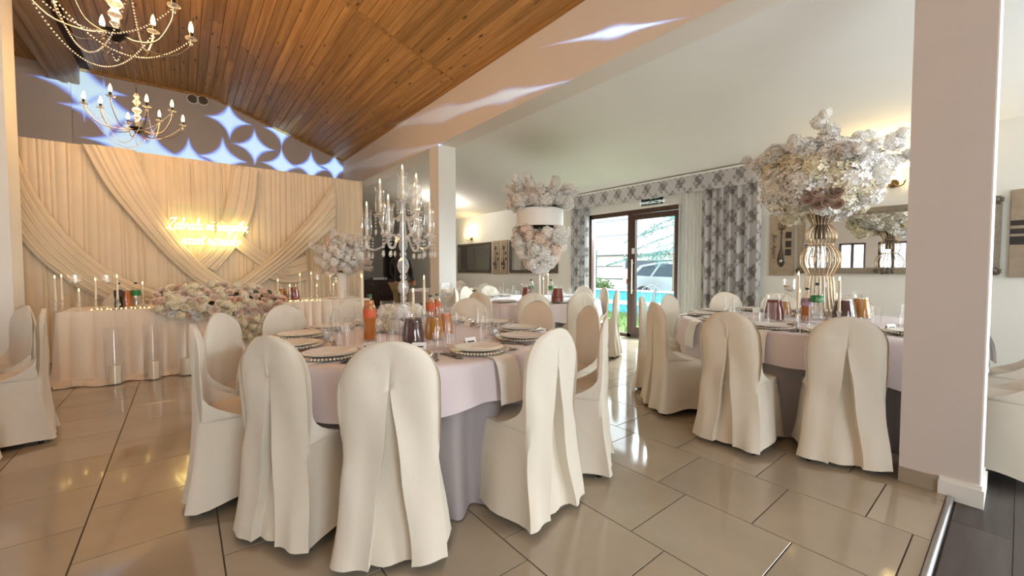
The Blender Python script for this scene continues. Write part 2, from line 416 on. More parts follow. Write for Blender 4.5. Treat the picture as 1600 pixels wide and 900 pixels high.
struct(MB().box((-1.77, Y0, 4.64), (-1.40, YB-0.07, 4.96)).put('beam_left', mat_beam, smooth=0))
struct(MB().box((-1.62, Y0, 4.615), (-1.55, YB-0.08, 4.64)).put('trim_2', mat_beam, smooth=0))
mbm = MB().box((XB, Y0, 3.27), (XB2, YE, 4.26)); struct(mbm.put('beam_right', M_wall('peach_white_plaster', (232, 222, 210)), smooth=0))
mc2 = MB().prism([(XB2,3.27),(XW+0.2,2.68),(XW+0.2,2.80),(XB2,3.40)], 0, YE-Y0)
mc2.tf(Matrix(((1,0,0,0),(0,0,1,Y0),(0,1,0,0),(0,0,0,1))))
struct(mc2.put('ceiling_right', mat_wall, smooth=0))

# pillars
struct(MB().box((XB, 5.99, 0), (XB2, 6.30, 3.27)).put('pillar_middle', mat_wall, smooth=0))
struct(MB().box((-1.77, 6.65, 0), (-1.40, 7.05, 4.64)).put('pillar_left', mat_wall, smooth=0))
pil = struct(MB().box((XB, 0.112, -0.02), (XB2, 0.425, 3.27)).put('pillar_front', M_wall('pinkish_plaster', (214, 206, 200)), smooth=0))
MB().box((XB-0.012, 0.262, 0), (XB, 0.425, 0.085)).put('tile_skirting', mat_base, pil, smooth=0)
m = MB().box((XB-0.022, 0.092, -0.02), (XB2+0.02, 0.262, 0.075)); m.box((XB-0.012, 0.10, 0.075), (XB2+0.01, 0.258, 0.098))
m.put('baseboard', mat_wall, pil, smooth=0)
MB().box((XB+0.001, 0.106, 0.1), (XB2, 0.1125, 3.26)).put('painted_lit_side', mat_card, pil, smooth=0)  # white sheet that paints this side of the pillar as brightly lit
struct(MB().box((XW-0.012, 5.55, 0), (XW, YE, 0.085)).put('baseboard_right', mat_base, smooth=0))

# round vents under the ridge
for k, (u, v) in enumerate(((301, 155), (317, 157.5))):
    p = ony(u, v, YB); t = thing('air_vent', ('round white air vent on the gable, further from the beam pillar', 'round white air vent on the gable, nearer to the sloping boards')[k], 'vent', (p.x, YB-0.001, p.z), 0, 'round vents on the gable')
    R = Matrix.Rotation(radians(90), 4, 'X')
    m = MB().lathe([(0.085, 0), (0.105, 0), (0.105, 0.018), (0.085, 0.022), (0.085, 0.0)], 24).tf(R); m.put('rim', mat_wall, t)
    MB().lathe([(0.0, 0.006), (0.085, 0.006)], 24).tf(R).put('grille', M_plain('vent_mesh', (70, 62, 56), 0.8), t)
    for q in range(-3, 4):
        w = sqrt(max(0.0, 0.085**2 - (q*0.022)**2)); MB().box((-w, -0.016, q*0.022-0.005), (w, -0.008, q*0.022+0.005)).put('slat', M_plain('vent_slat', (120, 108, 98), 0.6) if q == -3 and k == 0 else bpy.data.materials['vent_slat'], t, smooth=0)

# ================================================================== COVERED CHAIRS
SEAT = 0.46; TOP = 0.955
def chair_cover(seed, pleat=1.0):
    """one cloth cover: skirt to the floor, seat, round-topped back with an inverted pleat behind"""
    r = random.Random(seed); ph = [r.uniform(0, 6.28) for _ in range(12)]
    zs = [0.028, 0.032, 0.07, 0.12, 0.18, 0.24, 0.30, 0.36, 0.41, 0.445, SEAT]
    zs2 = [SEAT+0.004, 0.4655, 0.467, 0.469, 0.4715, 0.475, 0.49, 0.51, 0.535, 0.56, 0.59, 0.62, 0.65, 0.68, 0.71, 0.74] + [0.74 + 0.215*sin(pi/2*k/13) for k in range(1, 14)]
    ZC = 0.74
    def hw(z):                       # half width of the back
        if z <= SEAT: return 0.194 + 0.042*(1 - z/SEAT)**1.25
        if z < ZC: return 0.194 + 0.014*min(1, (z-SEAT)/0.2)
        q = min(1.0, (z-ZC)/(TOP-ZC)); return max(0.004, 0.208*(1-q**2.25)**0.5)
    def pw(z): return max(0.0, 0.085*pleat*min(1, (0.775-z)/0.70))**1.0 if z < 0.775 else 0.0
    nb, ns, nf = 25, 9, 19
    V = []; F = []; rings = []
    def backx(t, w, p):              # t index over the back side, from +w to -w
        seq = [1.0 - q/8 for q in range(8)]           # outer part (8 points)
        out = []
        for q in range(9): out.append(p + (w-p)*(1 - q/8.0))
        if p <= 0: inner = [w*0.02*(1-2*(q)/6.0) for q in range(7)]; out[-1] = w*0.03
        else: inner = [p*(1-2*q/6.0)*0.97 for q in range(7)]
        return out + inner + [-x for x in reversed(out)]
    for part, Z in ((0, zs), (1, zs2)):
        for z in Z:
            ring = []
            w = hw(z); p = pw(z); low = max(0.0, 1 - z/SEAT)
            yb = -0.235 - 0.045*low**1.5 - (0.016*max(0, (z-0.5)/0.45)**1.2)
            if part == 0:
                yf = 0.205 + 0.03*low; we = w
            top = max(0.0, (z-ZC)/(TOP-ZC)); th = 0.052*(1-top**3*0.8)
            xs = backx(0, w, p)
            for k, x in enumerate(xs):                                       # back
                e = min(1.0, abs(x)/max(w, 1e-4)); y = yb
                y += 0.016*e**4 + th*0.5*e**8*min(1, max(0, (z-0.42)/0.12))
                y -= 0.012*low*cos(x/w*9 + ph[0]) * (0.4+0.6*low)
                y += 0.004*sin(x*26 + z*11 + ph[1]) * (1 if z < 0.85 else 0.4)
                inn = 9 <= k <= 15
                if p > 0:
                    dep = 0.050*min(1.0, p/0.03)*(1-0.45*low)
                    if inn: y += dep
                    else: y -= 0.016*max(0, 1-(abs(x)-p)/0.06)*min(1, p/0.03)
                zz = z
                if part == 0 and z < 0.035: zz = 0.026 + 0.012*(1+sin(x*12+ph[2])) * 0.5 
                ring.append((x, y, zz))
            def frontx(q): return -w + 2*w*(q+1)/(nf+1)
            if part == 0:
                for q in range(ns):                                           # left side  (x=-w)
                    t = (q+0.5)/ns; y = yb+0.02 + (yf-0.02-yb)*t
                    x = -w + 0.03*t - 0.018*low*sin(t*9+ph[3]) - 0.012*low*sin(pi*t)
                    zz = z
                    if z < 0.035: zz = z + 0.05*sin(pi*t)**1.5*(0.6+0.4*sin(ph[4]))
                    ring.append((x, y, zz))
                for q in range(nf):
                    x = frontx(q); c = (x/w); x *= (w-0.03)/w
                    y = yf - 0.03*c**8 + 0.014*low*cos(c*8+ph[5]); zz = z + (0.03*cos(c*pi/2) if z < 0.035 else 0)
                    if z >= SEAT-0.001: zz = z
                    ring.append((x, y, zz))
                for q in range(ns):
                    t = 1-(q+0.5)/ns; y = yb+0.02 + (yf-0.02-yb)*t
                    x = w - 0.03*t + 0.018*low*sin(t*9+ph[6]) + 0.012*low*sin(pi*t); zz = z
                    if z < 0.035: zz = z + 0.05*sin(pi*t)**1.5*(0.6+0.4*sin(ph[7]))
                    ring.append((x, y, zz))
            else:
                sw = max(0.0, 1-(z-SEAT)/0.17)                                  # the cloth sweeps from the back down to the seat
                ye = yb + th + 0.24*sw**2.4
                seat_s = {0.464: 0.0, 0.4655: 0.05, 0.467: 0.25, 0.469: 0.55, 0.4715: 0.85}.get(round(z, 4))
                if seat_s is not None: ye = 0.198 + (yb + th + 0.24*0.82 - 0.198)*seat_s
                for q in range(ns):
                    t = (q+0.5)/ns; ring.append((-w + (0.03*t*(1-seat_s) if seat_s is not None else 0.0), yb+0.02+th*0.3*top + (ye-yb-0.03)*t if top < 0.999 else yb+th/2, z))
                for q in range(nf):
                    x = frontx(q); c = abs(x/w)
                    ymid = yb + th
                    y = ymid + (ye-ymid)*max(0.0, (c-0.78)/0.22)**1.5 if seat_s is None else (0.202 - 0.03*c**8)*(1-seat_s) + (ymid + (ye-ymid)*max(0.0, (c-0.78)/0.22)**1.5)*seat_s
                    y += -0.014*c**6*(1-sw) + 0.003*sin(x*30+z*14+ph[8])
                    if seat_s is not None: x *= 1 - (1-seat_s)*0.03/w
                    ring.append((x, y, z + (0.006*cos(x/w*pi/2) if z < 0.48 else 0)))
                for q in range(ns):
                    t = 1-(q+0.5)/ns; ring.append((w - (0.03*t*(1-seat_s) if seat_s is not None else 0.0), yb+0.02+th*0.3*top + (ye-yb-0.03)*t if top < 0.999 else yb+th/2, z))
            rings.append(ring)
    n = len(rings[0])
    for R in rings: V += R
    for i in range(len(rings)-1):
        for k in range(n):
            k2 = (k+1) % n; F.append((i*n+k, i*n+k2, (i+1)*n+k2, (i+1)*n+k))
    F.append(tuple(range((len(rings)-1)*n, len(rings)*n)))
    m = MB(); m.v = V; m.f = [tuple(reversed(f)) for f in F]
    # puckers radiating from the top of the pleat
    out = []
    for (x, y, z) in m.v:
        if z > 0.6 and y < -0.2:
            d = sqrt(x*x + (z-0.78)**2); a = math.atan2(x, z-0.78)
            y += 0.0045*math.exp(-(d/0.11)**2)*cos(a*7+ph[9])
        out.append((x + 0.003*sin(z*17+ph[10]), y, z))
    m.v = out
    return m
chair_covers = [chair_cover(s, p).mesh('chair_cover', mat_cover, 75) for s, p in ((1, 1.0), (2, 0.8), (3, 1.15), (5, 0.55))]
leg_mesh = MB().lathe([(0.0, 0.012), (0.010, 0.012), (0.010, 0.42), (0.0, 0.42)], 10).mesh('leg', mat_chrome)
cap_mesh = MB().lathe([(0.0, 0.0), (0.014, 0.0), (0.015, 0.02), (0.0, 0.02)], 10).mesh('foot_cap', mat_black)
def make_chair(variant, label, pos, face, group, scl=1.0):
    """pos: floor point under the middle of the back; face: point (x, y) the chair looks at"""
    d = Vector((face[0]-pos[0], face[1]-pos[1])).normalized(); rz = math.atan2(d.y, d.x) - pi/2
    org = (pos[0] + d.x*0.25, pos[1] + d.y*0.25, 0.0)
    t = thing('covered_chair', label, 'chair', org, rz, group)
    put('chair_cover', chair_covers[variant], t)
    for x, y in ((-0.175, -0.205), (0.175, -0.205), (-0.165, 0.16), (0.165, 0.16)):
        l = put('leg', leg_mesh, t, (x, y, 0)); put('foot_cap', cap_mesh, l)
    return t

# ================================================================== ROUND TABLES
ZT = 0.78
def round_table(c, r, label, clab, slab, drop=0.235, seed=0, sq=0.0):
    t = thing('round_table', label, 'table', (c[0], c[1], 0), 0, 'round banquet tables')
    MB().lathe([(0, ZT-0.034), (r-0.01, ZT-0.034), (r-0.01, ZT-0.008), (0, ZT-0.008)], 48).put('tabletop', mat_pine, t)
    for k in range(4):
        a = pi/4 + k*pi/2; MB().tube([(0.62*r*cos(a), 0.62*r*sin(a), 0.0), (0.55*r*cos(a), 0.55*r*sin(a), ZT-0.034)], 0.016, 8).put('leg', mat_chrome, t)
    # floor-length underskirt with deep pleats
    r0 = r - 0.012
    def sk(u, v):
        a = 2*pi*u; z = 0.008 + (ZT-0.012-0.008)*v
        q = (1-v); rr = r0 - 0.05*min(1, q*2.2) + (0.062*q**0.55)*sin(24*a + 1.3*sin(3*a)) + 0.012*q*sin(11*a+seed) + 0.04*q**3
        return (rr*cos(a), rr*sin(a), z)
    o = MB().grid(sk, 420, 7, cu=True).put('table_skirt', mat_skirt, None, (c[0], c[1], 0))
    tag(o, slab, 'table skirt', 'mauve-grey underskirts of the round tables')
    # top cloth with a short hanging edge
    rr_ = [0, 0.3, 0.6, 0.85, 0.96, 0.985, 1.0]; n = 160; m = MB(); rings = []
    def hem(a): return drop*(1 + sq*max(0, cos(4*(a-2.55))) + 0.10*sin(5*a+seed) + 0.05*sin(9*a+2*seed))
    prof = []
    for q in rr_[1:]: prof.append(('t', q))
    for q in (0.04, 0.12, 0.3, 0.5, 0.75, 1.0): prof.append(('d', q))
    m.v.append((0, 0, ZT)); last = None
    for kind, q in prof:
        ring = []
        for k in range(n):
            a = 2*pi*k/n
            if kind == 't':
                rad = (r+0.004)*q; z = ZT - (0.003 if q > 0.99 else 0)
            else:
                f = (0.035 + 0.05*sq*max(0, cos(4*(a-2.55))))*q**0.8*sin((13+8*(sq > 0))*a + 1.5*sin(2*a+seed)) * (0.5 + 0.5*sin(3*a+seed)**2)
                rad = r + 0.008 + 0.02*q + abs(f)*0.7 + f*0.3 + 0.004; z = ZT - 0.006 - hem(a)*q
            ring.append(len(m.v)); m.v.append((rad*cos(a), rad*sin(a), z))
        if last is None:
            for k in range(n): m.f.append((0, ring[k], ring[(k+1) % n]))
        else:
            for k in range(n): m.f.append((last[k], ring[k], ring[(k+1) % n], last[(k+1) % n]))
        last = ring
    o = m.put('tablecloth', mat_cloth, None, (c[0], c[1], 0.0015), smooth=180); tag(o, clab, 'tablecloth', 'white top cloths of the round tables')
    return t
TA = (1.27, 2.68); RA = 0.97; TB = (4.45, 1.22); RB = 1.05; TC = (4.25, 4.75); RC = 1.0; TD = (4.75, 8.15); RD = 1.0; TE = (-2.25, 4.35); RE = 0.95
round_table(TA, RA, 'round banquet table under the crystal candelabra, in the foreground', 'white cloth on the foreground table under the crystal candelabra', 'mauve-grey skirt below the cloth of the foreground table', seed=0.4)
round_table(TB, RB, 'round banquet table beside the front pillar, carrying the gold wire vase', 'white cloth under the gold wire vase beside the pillar', 'mauve-grey skirt under the table beside the front pillar', seed=2.0, sq=0.5)
round_table(TC, RC, 'round banquet table near the glazed door under the drum flower stand', 'white cloth on the table with the drum flower stand', 'mauve-grey skirt of the table with the drum flower stand', seed=3.1)
round_table(TD, RD, 'farthest round banquet table, behind the middle pillar by the mirrors', 'white cloth on the farthest round table by the mirrors', 'mauve-grey skirt of the farthest round table', seed=4.4)
round_table(TE, RE, 'round banquet table at the left edge beyond the left chairs', 'white cloth of the round table at the left edge', 'mauve-grey skirt of the table at the left edge', seed=5.2)
def around(c, name, spots, group):
    for k, (x, y, var, lab) in enumerate(spots): make_chair(var, lab, (x, y), c if y > 0 or c is not TB else (x-0.02, 2.0), group)
around(TA, 'A', [
 (0.645, 1.60, 0, 'white covered chair in the very front, pleated back to the camera'),
 (0.275, 2.08, 1, 'white covered chair front left, second from the front middle chair'),
 (0.02, 2.77, 3, 'leftmost white chair at the foreground table, back seen edge-on'),
 (0.17, 3.38, 1, 'white covered chair beside the pink roses, left rear of foreground table'),
 (0.63, 3.83, 2, 'white covered chair in front of the hanging roses, far side of foreground table'),
 (1.24, 3.97, 3, 'white covered chair behind the orange soda bottle on the foreground table'),
 (2.28, 3.52, 0, 'tan-lit covered chair right of the jugs, far side of foreground table'),
 (2.58, 2.80, 1, 'tan-lit covered chair behind the row of right-hand plates'),
 (2.56, 2.15, 3, 'tan-lit covered chair squeezed behind the edge-on chair right of foreground table'),
 (2.09, 1.63, 2, 'white covered chair seen edge-on at the right of the foreground table'),
 (1.445, 1.43, 2, 'white covered chair front right of foreground table, seat side visible below napkin')], 'chairs around the foreground table')
around(TB, 'B', [
 (2.93, 1.27, 1, 'cream covered chair left of the front pillar, nearer the door'),
 (3.19, 0.66, 0, 'cream covered chair touching the front pillar, pleated back to the camera'),
 (3.25, 2.05, 3, 'cream covered chair in the aisle with its seat in daylight'),
 (3.80, 2.55, 1, 'cream covered chair half hidden behind the aisle chair by the door'),
 (4.42, 2.60, 2, 'white covered chair between the glazed door and the pleated table corner'),
 (5.45, 2.40, 3, 'grey-lit covered chair in front of the damask curtain'),
 (5.82, 1.90, 0, 'grey-lit covered chair against the wall under the spoon plaque'),
 (5.98, 1.20, 1, 'grey-lit covered chair against the wall under the large mirror'),
 (4.74, -0.10, 2, 'white covered chair behind the pillar, only its bright seat in view'),
 (3.93, -0.11, 0, 'white covered chair right of the pillar at the picture edge')], 'chairs around the pillar table')
around(TC, 'C', [
 (3.38, 3.78, 0, 'tan-lit covered chair, pleat visible, between foreground and door tables'),
 (3.97, 3.50, 2, 'pale covered chair with gathered top at the near side of the door table'),
 (4.85, 3.60, 3, 'white chair seen edge-on right in front of the door post'),
 (5.25, 4.15, 1, 'small white chair back seen against the blue strip outside'),
 (5.50, 4.80, 0, 'small white chair back below the left door curtain'),
 (4.30, 6.03, 1, 'bright white rounded chair back under the wooden plaques'),
 (3.72, 5.92, 2, 'white covered chair with fanned creases beside the middle pillar'),
 (3.27, 5.50, 3, 'white chair at the foot of the middle pillar, seen edge-on'),
 (2.92, 4.35, 0, 'tan covered chair behind the jugs, left of the door table')], 'chairs around the door table')
around(TD, 'D', [
 (4.80, 6.85, 1, 'small bright chair back just right of the chair under the plaques'),
 (5.75, 7.45, 3, 'narrow dark chair back standing against the wall under the second mirror'),
 (5.55, 9.05, 0, 'dim chair back against the wall under the first mirror'),
 (4.0, 9.1, 2, 'dim chair back at the far end beside the middle pillar')], 'chairs around the farthest table')
around(TE, 'E', [
 (-0.80, 4.55, 2, 'beige-lit covered chair at the left, its back turned to the aisle'),
 (-0.98, 5.02, 1, 'beige-lit covered chair behind the left aisle chair, near the left pillar'),
 (-1.02, 3.86, 0, 'covered chair cut off by the left picture edge')], 'chairs around the left table')

# ================================================================== RIGHT WALL: DOOR, CURTAINS, MIRRORS
mat_mirror = M_plain('mirror_silver', (232, 234, 232), 0.015, 1.0, 0.0)
mat_frame_dk = M_plain('grey_brown_frame', (104, 94, 82), 0.4, 0.25, 0.15, 40, 0.2, 120)
mat_frame_lt = M_plain('silver_taupe_frame', (150, 140, 124), 0.35, 0.35, 0.15, 40, 0.2, 120)
mat_sackcloth = M_plain('beige_sackcloth', (164, 146, 124), 0.85, 0, 0.12, 14, 0.3, 300)
mat_ink = M_plain('dark_print', (52, 44, 40), 0.7); mat_pewter = M_plain('pewter', (88, 80, 74), 0.3, 0.8, 0.25, 60)
def text_mesh(s, size, extrude=0.001, shear=0.0, align='CENTER'):
    cu = bpy.data.curves.new('lettering', 'FONT'); cu.body = s; cu.size = size; cu.extrude = extrude; cu.shear = shear; cu.align_x = align; cu.align_y = 'CENTER'
    o = bpy.data.objects.new('lettering', cu); C.objects.link(o); bpy.context.view_layer.update()
    me = bpy.data.meshes.new_from_object(o.evaluated_get(bpy.context.evaluated_depsgraph_get())); bpy.data.objects.remove(o); return me
WROT = (radians(90), 0, radians(-90))       # a thing facing -X: local x runs along -Y (rightwards in the picture), local z of text outward
d1 = struct(put('door_1', None, None, (XW, 0, 0)))
def bar(y0, y1, z0, z1, dx0=0.02, dx1=0.10, name='door_frame', mt=None): return MB().box((dx0, y0, z0), (dx1, y1, z1)).put(name, mt or M_brown, d1, smooth=0)
bar(5.39, 5.45, 0, 2.31); bar(3.46, 3.52, 0, 2.31); bar(3.46, 5.45, 2.23, 2.31); bar(4.46, 4.54, 0, 2.23); bar(3.52, 5.39, 0, 0.06)
bar(4.37, 4.46, 0.06, 2.22, 0.0, 0.07, 'door_leaf'); bar(3.52, 3.61, 0.06, 2.22, 0.0, 0.07, 'door_leaf'); bar(3.61, 4.37, 2.13, 2.22, 0.0, 0.07, 'door_leaf'); bar(3.61, 4.37, 0.06, 0.20, 0.0, 0.07, 'door_leaf')
MB().box((0.045, 4.54, 0.06), (0.049, 5.39, 2.23)).put('pane', mat_pane, d1, smooth=0); MB().box((0.030, 3.61, 0.20), (0.034, 4.37, 2.13)).put('pane', mat_pane, d1, smooth=0)
h = MB().tube([(-0.045, 4.40, 0.80), (-0.045, 4.40, 1.42)], 0.013, 10).put('handle', mat_china, d1)
for z in (0.86, 1.36): MB().tube([(-0.045, 4.40, z), (0.0, 4.40, z)], 0.008, 8).put('handle_post', mat_china, h)
MB().box((-0.012, 4.38, 1.52), (0.0, 4.43, 1.62)).put('latch', mat_china, d1, smooth=0)
MB().box((-0.01, 3.40, 2.31), (0.0, 5.52, 2.345)).put('lintel_trim', mat_wall, d1, smooth=0)

# exit sign over the door
sg = thing('exit_sign', 'small dark green exit sign over the glazed door', 'sign', (XW-0.006, 4.035, 2.44)); 
MB().box((-0.004, -0.21, -0.085), (0.004, 0.21, 0.085)).put('board', M_plain('sign_green', (14, 34, 26), 0.4), sg, smooth=0)
for s, z in (('EWAKUACYJNE', -0.045), ('WYJŚCIE', 0.04)):
    me = text_mesh(s, 0.068); me.materials.append(M_emit('sign_white', (240, 250, 240), 0.9) if z < 0 else bpy.data.materials['sign_white']); put('lettering', me, sg, (-0.0065, 0, z), WROT)

# valance and curtains
mat_damask = M_damask('silver_damask', (214, 213, 214), (138, 134, 134)); mat_sheer = NT('sheer_voile')
t = mat_sheer; t.set(lin((250, 252, 252)), 0.8); tl = t.a('BsdfTranslucent'); tl.inputs[0].default_value = (0.95, 0.97, 0.97, 1)
tp = t.a('BsdfTransparent'); m1 = t.a('MixShader'); m1.inputs[0].default_value = 0.5; m2 = t.a('MixShader')
nz = t.math('ADD', t.math('MULTIPLY', t.noise(t.coord('Object', (1, 8, 1)), 5.0), 0.2), 0.62); t.l(nz, m2.inputs[0])
t.l(t.b.outputs[0], m1.inputs[1]).l(tl.outputs[0], m1.inputs[2]).l(tp.outputs[0], m2.inputs[1]).l(m1.outputs[0], m2.inputs[2]).l(m2.outputs[0], t.out.inputs[0]); mat_sheer = t.m
def curtain(y0, y1, z0, z1, x, amp, waves, seed, thick=0.004, nu=140, nv=14):
    def fn(u, v):
        y = y0 + (y1-y0)*u + 0.012*sin(2*pi*waves*u+seed)*(1-v); z = z0 + (z1-z0)*v
        a = amp*(0.55 + 0.45*(1-v)); return (x + a*sin(2*pi*waves*u + seed + 0.6*sin(5*u+seed)) + 0.3*a*sin(2*pi*waves*2.3*u + 2*seed + v), y, z)
    return MB().grid(fn, nu, nv)
o = curtain(2.24, 5.86, 2.44, 2.70, XW-0.15, 0.006, 14, 0.3)
vt = thing('valance', 'patterned damask valance with curtain rail above the glazed door', 'valance', (0, 0, 0))
o.put('pelmet_cloth', mat_damask, vt, smooth=180)
curtain(0, 0.14, 2.44, 2.70, 0, 0.003, 2, 1, nu=12).tf(Matrix.Translation((XW-0.15, 5.86, 0)) @ Matrix.Rotation(radians(-90), 4, 'Z')).put('return_end', mat_damask, vt, smooth=180)
MB().box((XW-0.16, 2.2, 2.70), (XW, 5.9, 2.725)).put('rail', mat_card, vt, smooth=0)
c1 = curtain(5.40, 5.84, 0.02, 2.46, XW-0.085, 0.035, 5, 0.5).put('damask_curtain', mat_damask, smooth=180); tag(c1, 'narrow damask curtain at the far side of the glazed door', 'curtain', 'damask curtains')
c2 = curtain(2.28, 3.12, 0.02, 2.46, XW-0.085, 0.042, 7, 2.1, nu=220).put('damask_curtain', mat_damask, smooth=180); tag(c2, 'wide silvery damask curtain between the sheer and the wall', 'curtain', 'damask curtains')
c3 = curtain(3.10, 3.52, 0.02, 2.50, XW-0.06, 0.028, 7, 1.2, nu=160).put('sheer_curtain', mat_sheer, smooth=180); tag(c3, 'white sheer curtain beside the brown door leaf', 'curtain')

# mirrors
def mirror(y0, y1, z0, z1, label, fm, fw=0.07, ornate=False, split=None):
    t = thing('wall_mirror', label, 'mirror', (XW, 0, 0), 0, 'framed mirrors on the window wall'); e = 0.018
    def rail(a, b, c, d, nm='frame'):
        m = MB(); yy0, yy1, zz0, zz1 = a, b, c, d
        m.box((-0.03, yy0, zz0), (0, yy1, zz1))
        if yy1-yy0 > zz1-zz0: m.box((-0.042, yy0, zz0+(zz1-zz0)*0.3), (-0.03, yy1, zz0+(zz1-zz0)*0.7))
        else: m.box((-0.042, yy0+(yy1-yy0)*0.3, zz0), (-0.03, yy0+(yy1-yy0)*0.7, zz1))
        return m.put(nm, fm, t, smooth=0)
    rail(y0, y0+fw, z0, z1); rail(y1-fw, y1, z0, z1); rail(y0+fw, y1-fw, z0, z0+fw); rail(y0+fw, y1-fw, z1-fw, z1)
    MB().box((-0.012, y0+fw, z0+fw), (-0.008, y1-fw, z1-fw)).put('glass', mat_mirror, t, smooth=0)
    if split:
        for y in split: rail(y-0.03, y+0.03, z0+fw, z1-fw, 'mullion')
    if ornate:
        for (yy, zz, w) in ((y0+fw/2, z0+fw/2, .06), (y0+fw/2, z1-fw/2, .06), (y1-fw/2, z0+fw/2, .06), (y1-fw/2, z1-fw/2, .06), ((y0+y1)/2, z0+fw/2, .13)):
            m = MB()
            for k in range(9):
                a = 2*pi*k/9; m.ball((-0.045, yy + w*0.62*cos(a), zz + 0.028*sin(a)), 0.016, 7, 5)
            m.ball((-0.045, yy, zz), 0.03, 8, 6); m.put('scroll_ornament', mat_frame_dk, t)
    return t
mirror(8.76, 10.42, 1.15, 1.955, 'dark framed mirror nearest the middle pillar, under the far sconce', mat_frame_dk, split=(9.55,))
mirror(6.30, 7.98, 1.15, 1.955, 'dark framed mirror behind the drum flower stand', mat_frame_dk)
mirror(0.14, 1.86, 1.19, 1.97, 'large taupe framed mirror behind the gold wire vase and pillar', mat_frame_lt, 0.075, True)
# plaques
def plaque(y0, y1, z0, z1, label, kind):
    t = thing('wall_plaque', label, 'plaque', (XW-0.002, (y0+y1)/2, (z0+z1)/2), 0, 'sackcloth plaques on the window wall'); w, h = (y1-y0)/2, (z1-z0)/2
    MB().bbox((-w, -h, 0), (w, h, 0.026)).tf(Matrix.Rotation(radians(-90), 4, 'Y') @ Matrix.Rotation(radians(90), 4, 'Z')).put('board', mat_sackcloth, t, smooth=0)
    x = -0.027
    def bit(y, z, a, b, mt=mat_ink, nm='print'): return MB().box((x-0.002, y-a/2, z-b/2), (x+0.004, y+a/2, z+b/2)).put(nm, mt, t, smooth=0)
    if kind == 'bands':
        for z, b in ((0.10, 0.05), (0.02, 0.05), (-0.07, 0.08)): bit(0, z, 2*w*0.99, b)
        return t
    m = MB()                                     # a long ornate fork-spoon
    sc = h/0.42
    m.lathe([(0, -0.33*sc), (0.02, -0.32*sc), (0.045, -0.27*sc), (0.05, -0.22*sc), (0.035, -0.15*sc), (0.018, -0.09*sc), (0.010, 0.0), (0.009, 0.1*sc), (0.016, 0.13*sc), (0.010, 0.16*sc), (0.012, 0.19*sc), (0.0, 0.2*sc)], 12, (0, 0, 0), sx=0.3, sy=1.0)
    m.put('ladle', mat_pewter, t, (x, 0, 0.02)); f = MB()
    f.tube([(0, -0.036, 0.20*sc), (0, -0.03, 0.185*sc), (0, 0, 0.175*sc), (0, 0.03, 0.185*sc), (0, 0.036, 0.20*sc)], 0.008, 6); fo = f.put('fork_head', mat_pewter, t, (x, 0, 0.02))
    for y in (-0.036, -0.012, 0.012, 0.036): MB().tube([(0, y, 0.19*sc), (0, y, 0.27*sc)], [0.006, 0.003], 6).put('tine', mat_pewter, fo)
    MB().ball((-0.012, 0, -0.245*sc), 0.026, 10, 6).put('boss', mat_chrome, t, (x, 0, 0.02))
    if kind == 'full':
        for z in (0.12, 0.0, -0.11): bit(-w*0.56, z, 0.07, 0.085)
        me = text_mesh('Bon Apetit', 0.075, 0.001, 0.35); me.materials.append(mat_ink); o = put('lettering', me, t, (x-0.001, w*0.62, -0.02), WROT)
        o.rotation_mode = 'QUATERNION'; o.rotation_quaternion = Matrix(((0, 0, -1), (0, 1, 0), (1, 0, 0))).to_quaternion() @ Quaternion((0, 0, 1), pi) @ Quaternion((0, 0, 1), 0)
    else:
        for z, y in ((0.1, -w*0.5), (-0.16, w*0.55), (-0.05, -w*0.6)): bit(y, z, 0.05, 0.07)
    return t
plaque(8.40, 8.69, 1.12, 1.97, 'wooden cutlery plaque between the mirrors, nearer the far mirror', 'spoon')
plaque(8.05, 8.34, 1.12, 1.97, 'wooden cutlery plaque between the mirrors, nearer the flower drum', 'spoon')
plaque(1.905, 2.19, 1.16, 2.0, 'sackcloth fork and spoon plaque beside the damask curtain', 'full')
plaque(-0.32, 0.088, 1.17, 2.02, 'sackcloth plaque with dark bands at the right picture edge', 'bands')
# sconces
mat_brass = M_plain('old_brass', (120, 100, 70), 0.3, 1.0, 0.1); mat_shade = M_emit('lit_sconce_glass', (255, 214, 130), 3.0)
def sconce(y, z, label, power):
    t = thing('wall_sconce', label, 'lamp', (XW, y, z), 0, 'wall sconces')
    MB().lathe([(0, -0.0), (0.05, 0.0), (0.045, 0.02), (0.0, 0.025)], 16).tf(Matrix.Rotation(radians(-90), 4, 'Y')).put('backplate', mat_brass, t, (0, 0, -0.06))
    for s in (-1, 1):
        MB().tube([(-0.02, 0, -0.06), (-0.08, s*0.05, -0.11), (-0.12, s*0.10, -0.10), (-0.13, s*0.12, -0.05)], 0.007, 8).put('arm', mat_brass, t)
        MB().lathe([(0.02, -0.05), (0.045, 0.0), (0.052, 0.07), (0.046, 0.07), (0.04, 0.0), (0.0, -0.03)], 14, (-0.13, s*0.12, 0)).put('lamp_shade', mat_shade, t)
        MB().ball((-0.05, s*0.07, -0.16), 0.016, 8, 5, 1.6).put('drop', mat_crystal, t)
        point('sconce_light', (-0.13, s*0.12, 0.13), power, (1.0, 0.72, 0.34), 0.03, t)
    return t
sconce(9.70, 2.15, 'small lit wall sconce above the far mirror', 5); sconce(0.95, 2.28, 'lit wall sconce half hidden by the large white bouquet', 6.5)

